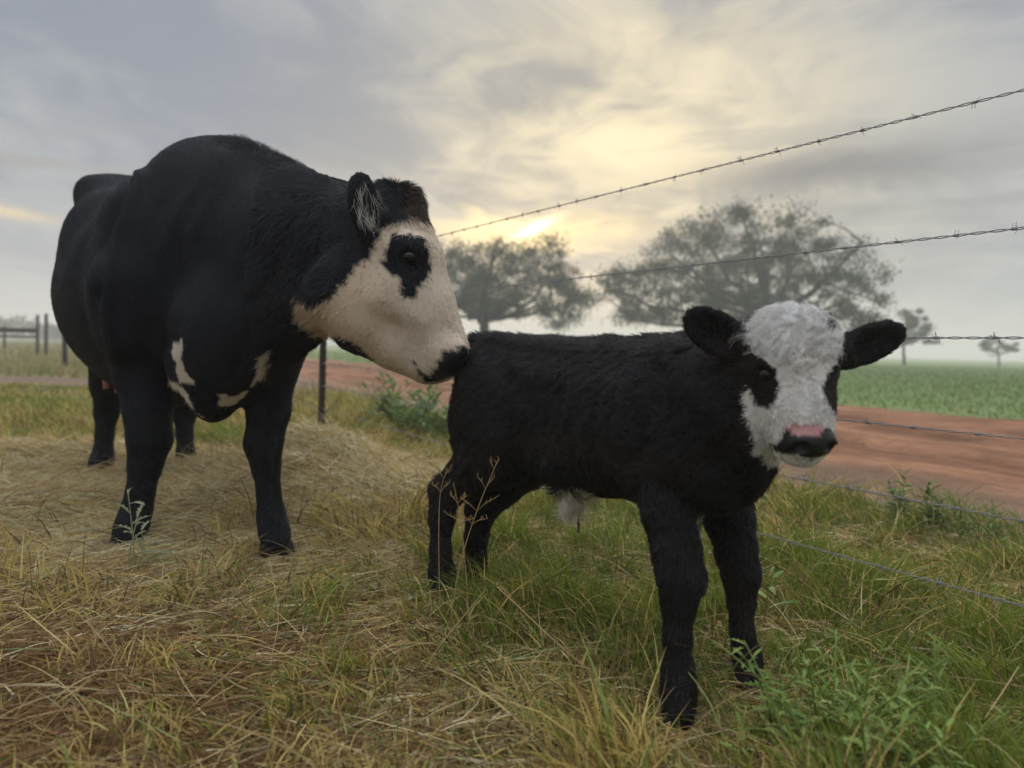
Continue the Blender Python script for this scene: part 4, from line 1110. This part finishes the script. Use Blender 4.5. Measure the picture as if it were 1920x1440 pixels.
# standing green and yellowing blades
x, y = scatter(240000, g)
hay = hay_amount(x, y)
patch = vnoise(x, y, 2.6, 21, 2)
keep = off_road(x, y, g) & ~(((x + 7.6) / 3.1) ** 2 + ((y - 10.6) / 1.1) ** 2 < 1) & (g.random(len(x)) < np.clip(1.12 - 1.0 * hay, 0.05, 1) * (0.35 + 0.9 * patch))
x, y, hay, patch = x[keep], y[keep], hay[keep], patch[keep]; N = len(x)
tuft = vnoise(x, y, 6.5, 31, 2)
hgt = (0.030 + 0.165 * tuft ** 1.9) * g.uniform(0.5, 1.35, N) * (1 + 0.05 * y)
for px, py, d in ((1272, 1365, 1.27), (1407, 1290, 1.43), (519, 1045, 2.14), (235, 1040, 2.22)):          # trodden short round the feet
    f_ = P(px, py, d); hgt = hgt * (1 - 0.65 * np.exp(-((x - f_[0]) / 0.10) ** 2 - ((y - f_[1] + 0.05) / 0.13) ** 2))
hgt = hgt * (1 - 0.55 * sstep(5.5, 7.5, y) * (x < -2.5))
hgt = hgt * (1 - 0.35 * sstep(0.2, -0.6, x) * sstep(2.0, 1.3, y))
ang = 6.28 * vnoise(x, y, 9.0, 71) + g.normal(size=N) * 1.1; lean = g.uniform(0.1, 1.0, N)
dirn = np.stack([np.cos(ang), np.sin(ang)], -1)
K = 4; tt = np.linspace(0, 1, K); pts = np.zeros((N, K, 3))
for k_, t in enumerate(tt):
    r = hgt * lean * t * t * 1.1
    pts[:, k_, 0] = x + dirn[:, 0] * r; pts[:, k_, 1] = y + dirn[:, 1] * r; pts[:, k_, 2] = hgt * (t - 0.28 * lean * t * t)
pts[:, :, 2] += gz(x, y)[:, None] - 0.004
wid = np.clip(g.normal(0.0040, 0.0013, N), 0.0018, 0.008) * (1 + 0.16 * np.maximum(y - 1.5, 0))
right = sstep(-0.6, 1.0, x); far = sstep(4, 8, y)
dry = np.clip(0.50 + 0.9 * (vnoise(x, y, 1.1, 55, 3) - 0.5) * 2 - 0.25 * right + 0.3 * hay + 0.1 * (x < -0.2), 0.05, 0.95)
isdry = g.random(N) < dry
green = np.array([0.145, 0.212, 0.032]) + g.normal(size=(N, 1)) * np.array([0.03, 0.035, 0.008]) + (g.random((N, 1)) * np.array([0.09, 0.07, 0.0]))
straw = np.array([0.62, 0.47, 0.15]) + g.normal(size=(N, 1)) * np.array([0.10, 0.08, 0.035])
brown = np.array([0.15, 0.085, 0.035])
cold = np.where((g.random(N) < 0.3)[:, None], brown * g.uniform(0.7, 1.5, (N, 1)), straw)
col = np.clip(np.where(isdry[:, None], cold, green), 0.01, 0.7)
grass = ribbons('grass', pts, wid, col, mat_grass, g); tag(grass, 'mixed green and yellowing grass underfoot', 'grass', None, 'stuff')

# flattened dry stems and hay
x, y = scatter(105000, g, 0.85, 6.0)
hx, hy = g.normal(-1.35, 0.95, 125000), 2.85 + g.normal(size=125000) * 0.8
x = np.concatenate([x, hx]); y = np.concatenate([y, hy])
hay = hay_amount(x, y)
prob = np.clip(0.50 + 0.45 * sstep(0.3, -0.6, x) + 0.9 * hay, 0, 1); ok = (g.random(len(x)) < prob) & off_road(x, y, g) & (y > 0.8) & (y < 7.5) & (np.abs(x) < 0.84 * y + 0.7)
x, y, hay = x[ok], y[ok], hay[ok]; N = len(x)
ln = g.uniform(0.06, 0.24, N) * (1 + 0.3 * hay); swirl = vnoise(x, y, 1.5, 61, 2) * 9
ang = swirl + g.normal(size=N) * 1.3
hay_h = hay * (0.25 + 0.75 * sstep(2.2, 2.95, y)) * (0.6 + 0.4 * sstep(-1.35, -1.0, x)) * (1 - 0.6 * np.exp(-((x + 1.75) / 0.35) ** 2 - ((y - 3.15) / 0.3) ** 2)); bend = g.normal(size=N) * 1.2; tilt = np.abs(g.normal(size=N)) * 0.38 * (0.3 + 0.7 * hay_h) + 0.02
K = 6; tt = np.linspace(-0.5, 0.5, K); pts = np.zeros((N, K, 3))
cx_ = np.zeros(N); cy_ = np.zeros(N); z0 = g.random(N) ** 1.3 * (0.014 + 0.065 * hay_h + 0.07 * hay_h * sstep(0.45, 0.75, vnoise(x, y, 3.3, 91, 2))) + 0.004
for k_, t in enumerate(tt):
    a_ = ang + bend * t
    pts[:, k_, 0] = x + ln * t * np.cos(a_); pts[:, k_, 1] = y + ln * t * np.sin(a_)
    pts[:, k_, 2] = z0 + ln * (tilt * t + 0.12 * (0.25 - t * t) * g.uniform(0.2, 1.6, N))
pts[:, :, 2] = np.maximum(pts[:, :, 2], 0.002) + gz(pts[:, :, 0], pts[:, :, 1])
lowleft = sstep(0.2, -0.7, x) * sstep(2.1, 1.3, y)
pale = np.array([0.80, 0.67, 0.40]) * g.uniform(0.6, 1.2, (N, 1)); gold = np.array([0.68, 0.49, 0.17]) * g.uniform(0.7, 1.15, (N, 1)); brn = np.array([0.31, 0.18, 0.075]) * g.uniform(0.5, 1.5, (N, 1))
u_ = g.random(N); col = np.where((u_ < 0.50 + 0.3 * hay)[:, None], pale, gold)
col = np.where((g.random(N) < np.clip(0.26 + 0.7 * lowleft - 0.15 * hay, 0.08, 0.9))[:, None], brn, col)
wid = np.clip(g.normal(0.0031, 0.001, N), 0.0012, 0.006) * (1 + 0.12 * np.maximum(y - 1.5, 0))
hayo = ribbons('hay', pts, wid, np.clip(col, 0.01, 0.8), mat_hay, g); tag(hayo, 'loose dry hay strewn and matted round the feet of the cow', 'hay', None, 'stuff')

# long thin stems that lean and cross over the turf
x, y = scatter(7500, g, 0.85, 5.0); ok = off_road(x, y, g) & (g.random(len(x)) < 0.85); x, y = x[ok], y[ok]; N = len(x); hay = hay_amount(x, y)
ln = g.uniform(0.10, 0.34, N); ang = g.uniform(0, 6.28, N); el = np.clip(np.abs(g.normal(size=N)) * 0.45, 0.05, 1.2); K = 7; pts = np.zeros((N, K, 3)); cur = g.normal(size=N) * 0.5
px_, py_, pz_ = x.copy(), y.copy(), np.zeros(N)
for k_ in range(K):
    t = k_ / (K - 1); pts[:, k_, 0], pts[:, k_, 1], pts[:, k_, 2] = px_, py_, pz_
    e_ = el * (1.3 - 1.5 * t); a_ = ang + cur * t
    px_ = px_ + ln / (K - 1) * np.cos(e_) * np.cos(a_); py_ = py_ + ln / (K - 1) * np.cos(e_) * np.sin(a_); pz_ = np.maximum(pz_ + ln / (K - 1) * np.sin(e_), 0.004)
pts[:, :, 2] += gz(pts[:, :, 0], pts[:, :, 1]) + 0.012
u_ = g.random((N, 1)); col = np.where(u_ < 0.55, np.array([0.58, 0.44, 0.20]), np.where(u_ < 0.75, np.array([0.24, 0.13, 0.06]), np.array([0.24, 0.27, 0.09]))) * g.uniform(0.6, 1.2, (N, 1))
sto = ribbons('dry_stems', pts, g.uniform(0.0012, 0.0026, N) * (1 + 0.1 * y), col, mat_hay, g); tag(sto, 'long thin dry stems tangled through the turf', 'stems', None, 'stuff')

# coarse tufts over the far pasture and field
x, y = scatter(60000, g, 7.5, 60, 14)
ac = across(x, y); fieldm = ac > 8.9 + 0.5 * g.normal(size=len(x)); pm = ac < 2.7
bare = (((x + 7.6) / 3.1) ** 2 + ((y - 10.6) / 1.1) ** 2 < 1) | (((x + 17.5) / 3.0) ** 2 + ((y - 22.5) / 1.5) ** 2 < 1)
ok = (fieldm | pm) & ~bare; x, y, fieldm = x[ok], y[ok], fieldm[ok]; N = len(x)
hgt = g.uniform(0.04, 0.13, N) * (1 + 0.5 * vnoise(x, y, 0.7, 3)) * np.where(fieldm, 0.42, 1.1) * (1 - 0.6 * ((x < -3) & (y < 10.5))); ang = g.uniform(0, 6.28, N)
pts = np.zeros((N, 3, 3))
for k_, t in enumerate((0, 0.5, 1)):
    pts[:, k_, 0] = x + np.cos(ang) * hgt * 0.5 * t * t; pts[:, k_, 1] = y + np.sin(ang) * hgt * 0.5 * t * t; pts[:, k_, 2] = hgt * t + gz(x, y)
gcol = np.where(fieldm[:, None], np.array([0.19, 0.285, 0.09]), np.array([0.25, 0.25, 0.09])) * g.uniform(0.7, 1.3, (N, 1))
drym = g.random(N) < np.where(fieldm, 0.15, 0.40); gcol[drym] = np.array([0.34, 0.28, 0.13]) * g.uniform(0.7, 1.2, (drym.sum(), 1))
fg = ribbons('field_grass', pts, 0.008 + 0.0016 * y, np.clip(gcol, 0, 0.6), mat_grass, g); tag(fg, 'short grass of the open field and pasture far off', 'grass', None, 'stuff')

# ------------------------------------------------------------------ weeds, each a plant of its own
def leaf_mesh(lobes, width, seed=0, droop=0.25):
    """flat lobed leaf along +X, 1 unit long, folded a little on its midrib"""
    n = 2 * lobes + 1; V = []; xs = np.linspace(0.0, 1.0, n + 1)
    for i_, xx in enumerate(xs):
        env = math.sin(math.pi * min(1, xx * 0.92 + 0.06)) ** 0.8
        hw = width * env * (1.0 if i_ % 2 else (0.42 if lobes > 2 else 0.9)); 
        if i_ in (0, n): hw = 0.012
        fw = 0.06 * (i_ % 2) * (lobes > 2)
        z = -droop * xx * xx
        V += [(xx + fw, hw, z + hw * 0.35), (xx, 0, z), (xx + fw, -hw, z + hw * 0.35)]
    Qd = []
    for i_ in range(n):
        a_ = 3 * i_; Qd += [(a_, a_ + 1, a_ + 4, a_ + 3), (a_ + 1, a_ + 2, a_ + 5, a_ + 4)]
    return mesh_np('leaf', np.array(V), np.array(Qd), True)
def weed_mat(name, c0, c1):
    def f(t, b):
        r = t.n.new('ShaderNodeObjectInfo').outputs['Random']; c = t.mix(r, c0, c1); t.put(b.inputs['Base Color'], c)
        tr = t.n.new('ShaderNodeBsdfTranslucent'); t.put(tr.inputs[0], c)
        mx = t.n.new('ShaderNodeMixShader'); mx.inputs[0].default_value = 0.3
        t.l.new(b.outputs[0], mx.inputs[1]); t.l.new(tr.outputs[0], mx.inputs[2]); t.l.new(mx.outputs[0], t.n['Material Output'].inputs[0])
    return mat(name, rough=0.55, spec=0.3, build=f)
mat_weed = weed_mat('weed_green', (0.14, 0.225, 0.045), (0.36, 0.47, 0.12))
mat_sage = weed_mat('sage_leaf', (0.29, 0.31, 0.17), (0.43, 0.44, 0.28))
mat_bush = weed_mat('bush_green', (0.11, 0.175, 0.055), (0.23, 0.31, 0.10))

def weed(name, label, base, stems, leaf, mt, leaf_len, per_stem, group=None, seed=0, spread=0.5, start=0.25, cat='weed', whorl=1, rise=0.5):
    """stems: list of heights; leaves sit along each stem as separate objects sharing one mesh"""
    g = np.random.default_rng(seed); base = np.array([base[0], base[1], float(gz(base[0], base[1]))])
    root = empty(name, base); tag(root, label, cat, group)
    leaf = leaf.copy(); leaf.materials.clear(); leaf.materials.append(mt)
    for si, h in enumerate(stems):
        az = g.uniform(0, 6.28); ln_ = spread * h * g.uniform(0.3, 1.0) * (0 if len(stems) == 1 else 1)
        off = np.array([g.normal() * 0.012, g.normal() * 0.012, 0]) * len(stems) ** 0.5
        t_ = np.linspace(0, 1, 7)[:, None]
        cv = base + off + np.array([math.cos(az), math.sin(az), 0]) * ln_ * t_ ** 1.6 + np.array([0, 0, 1.0]) * h * t_
        v, f = tube_np(cv, np.linspace(0.0022, 0.0011, 7), 5); link('stem', mesh_np('stem', v, f, True), root, mt)
        for li in range(per_stem):
            tl = start + (1 - start) * (li + 0.5) / per_stem; q = cv[0] * 0; f_ = tl * 6; i0 = min(int(f_), 5); q = cv[i0] * (1 - (f_ - i0)) + cv[i0 + 1] * (f_ - i0)
            for wq in range(whorl):
                o = bpy.data.objects.new('leaf', leaf); COL.objects.link(o); o.parent = root
                o.location = Vector(q - base); L_ = leaf_len * g.uniform(0.65, 1.2) * (1.15 - 0.55 * tl)
                o.scale = (L_, L_, L_)
                o.rotation_euler = (g.normal() * 0.3, -(rise + 0.5 * (tl - 0.5)) + g.normal() * 0.25, li * 2.4 + wq * 6.28 / whorl + g.normal() * 0.3)
    return root
LF_LOBED = leaf_mesh(4, 0.17, droop=0.35); LF_PLAIN = leaf_mesh(2, 0.15); LF_NARROW = leaf_mesh(2, 0.09)
gw = np.random.default_rng(9)
GR = 'leafy weeds in the grass'
# bushy weed, near bottom right
b = P(1620, 1440, 1.13)
weed('bushy_weed', 'bushy green weed with many lobed leaves, nearest and largest of the weeds', b, list(gw.uniform(0.07, 0.20, 46)), LF_LOBED, mat_weed, 0.036, 10, GR, 41, 0.9, 0.15)
b = P(1500, 1400, 1.17)
weed('bushy_weed', 'low lobed weed stem leaning out beside the hoof of the calf', b, list(gw.uniform(0.08, 0.15, 5)), LF_LOBED, mat_weed, 0.045, 8, GR, 42, 1.2, 0.2)
# sage-like weed in front of the cow's foot
b = P(268, 1075, 2.02)
weed('sage_weed', 'pale grey green weed standing against the front foot of the cow', b, [0.25, 0.18, 0.13], LF_LOBED, mat_sage, 0.075, 7, GR, 43, 0.25, 0.2)
# two whorled weeds by the lower wire
for px, py, d, h, sd, lab in ((1690, 985, 2.75, 0.22, 44, 'upright whorled weed under the low wire, leafier of the pair'), (1755, 985, 2.7, 0.19, 45, 'slender whorled weed under the low wire beside a leafier one')):
    b = P(px, py, d); weed('whorled_weed', lab, b, [h, h * 0.8, h * 0.7], LF_PLAIN, mat_bush, 0.07, 7, GR, sd, 0.35, 0.2, whorl=3)
b = P(1850, 1020, 2.45); weed('feathery_weed', 'feathery dark green weed low in the grass near the road edge', b, list(gw.uniform(0.08, 0.16, 9)), LF_NARROW, mat_bush, 0.05, 9, GR, 46, 0.8, 0.1)
# thicket beside the steel post
for q, (px, d, h, lab) in enumerate(((720, 6.0, 0.42, 'tall bushy weed nearest the steel fence post'), (790, 5.6, 0.38, 'bushy weed in the middle of the clump under the chin of the cow'), (765, 5.0, 0.30, 'lower bushy weed in front of the clump by the steel post'), (835, 5.2, 0.24, 'small bushy weed next to the rump of the calf'))):
    b = P(px, 830, d); weed('bushy_weed', lab, b, list(gw.uniform(0.5, 1.15, 13) * h), LF_PLAIN, mat_bush, 0.14, 8, GR, 50 + q, 0.7, 0.1)
# small weed right of the calf's leg
b = P(1450, 1140, 1.78); weed('broadleaf_weed', 'thin broad leaved weed just behind the far front leg of the calf', b, [0.16, 0.12], LF_PLAIN, mat_weed, 0.06, 4, GR, 47, 0.4, 0.2)

# seeding grass stalks before the calf's hind feet, and long loose straws
mat_stalk = mat('dry_stalk', (0.42, 0.29, 0.13), 0.6, 0.3)
def stalk(label, pts, r, heads=(), name='grass_stalk', cat='stalk', group=None, seed=0):
    g = np.random.default_rng(seed); pts = np.array(pts); t_ = np.linspace(0, 1, 14)
    n = len(pts); u_ = np.linspace(0, 1, n); cv = np.stack([np.interp(t_, u_, pts[:, k_]) for k_ in range(3)], -1)
    for _ in range(3): cv[1:-1] = 0.5 * cv[1:-1] + 0.25 * (cv[:-2] + cv[2:])
    root = empty(name, pts[0]); tag(root, label, cat, group)
    v, f = tube_np(cv, np.linspace(r, r * 0.55, 14), 5); link('stem', mesh_np('stem', v, f, True), root, mat_stalk)
    hp_ = []
    for t0, ln_, up_ in heads:
        i_ = int(t0 * 13); s_ = cv[i_]
        for sgn in (-1, 1):
            e = s_ + np.array([sgn * ln_, g.normal() * 0.01, up_ * g.uniform(0.6, 1.2)]); hp_.append(tube_np([s_, (s_ + e) / 2 + np.array([0, 0, 0.004]), e], [0.0007, 0.0009, 0.0004], 4))
            for tq in (0.55, 0.75, 0.95):
                c = s_ * (1 - tq) + e * tq; hp_.append(tube_np([c, c + np.array([g.normal() * 0.006, g.normal() * 0.004, 0.010])], [0.0012, 0.0003], 4))
    if hp_: v, f = merge(hp_); link('seed_head', mesh_np('seed_head', v, f, True), root, mat_stalk)
GS = 'dry stalks in the near grass'
stalk('tall seeding grass stalk with branched head before the hind legs of the calf', [P(842, 1180, 1.62), P(862, 1050, 1.64), P(900, 940, 1.66), P(934, 862, 1.68)], 0.0013, ((0.55, 0.035, 0.02), (0.68, 0.04, 0.035), (0.82, 0.02, 0.03), (0.93, 0.012, 0.02)), group=GS, seed=1)
stalk('thin upright seeding stalk left of the branched one before the hind legs', [P(826, 1190, 1.66), P(822, 1020, 1.68), P(824, 920, 1.7), P(838, 880, 1.7)], 0.0011, ((0.7, 0.02, 0.02), (0.85, 0.016, 0.025)), group=GS, seed=2)
stalk('leaning seeding stalk crossing the near hind leg of the calf', [P(880, 1190, 1.6), P(875, 1080, 1.62), P(862, 960, 1.64), P(850, 905, 1.66)], 0.0011, ((0.62, 0.03, 0.02), (0.8, 0.02, 0.02)), group=GS, seed=3)
stalk('long pale straw leaning down from the hind feet of the calf', [P(768, 1300, 1.38), P(820, 1215, 1.42), P(910, 1106, 1.5)], 0.0014, group=GS, seed=4)
stalk('long pale straw slanting from the hind feet towards the near front hoof of the calf', [P(932, 1100, 1.52), P(1080, 1240, 1.38), P(1210, 1330, 1.3)], 0.0014, group=GS, seed=5)
stalk('golden straw bent across the grass under the belly of the calf', [P(900, 1265, 1.3), P(990, 1340, 1.22), P(1090, 1440, 1.15)], 0.0013, group=GS, seed=6)
stalk('curved yellow straw arching up in the grass below the front feet of the cow', [P(505, 1250, 1.42), P(525, 1160, 1.5), P(505, 1050, 1.6)], 0.0013, group=GS, seed=7)
stalk('pale broken straw lying near the bushy weed by the road side', [P(1845, 1350, 1.2), P(1885, 1290, 1.25), P(1910, 1250, 1.28)], 0.0016, group=GS, seed=8)

# ------------------------------------------------------------------ morning mist
hv = np.array([[x_, y_, z_] for x_ in (-900, 900) for y_ in (-30, 1100) for z_ in (-1.2, 11.0)], float)
hq = np.array([[0, 1, 3, 2], [4, 6, 7, 5], [0, 4, 5, 1], [2, 3, 7, 6], [0, 2, 6, 4], [1, 5, 7, 3]])
hm = bpy.data.materials.new('mist'); hm.use_nodes = True; hn = hm.node_tree.nodes; hn.clear()
vo = hn.new('ShaderNodeVolumePrincipled'); vo.inputs['Color'].default_value = (0.93, 0.94, 0.95, 1); vo.inputs['Density'].default_value = 0.0042; vo.inputs['Anisotropy'].default_value = 0.2
ho = hn.new('ShaderNodeOutputMaterial'); hm.node_tree.links.new(vo.outputs[0], ho.inputs['Volume'])
haze = link('haze', mesh_np('haze', hv, hq), None, hm); tag(haze, 'thin pale morning mist lying over the pasture', 'haze', None, 'stuff')
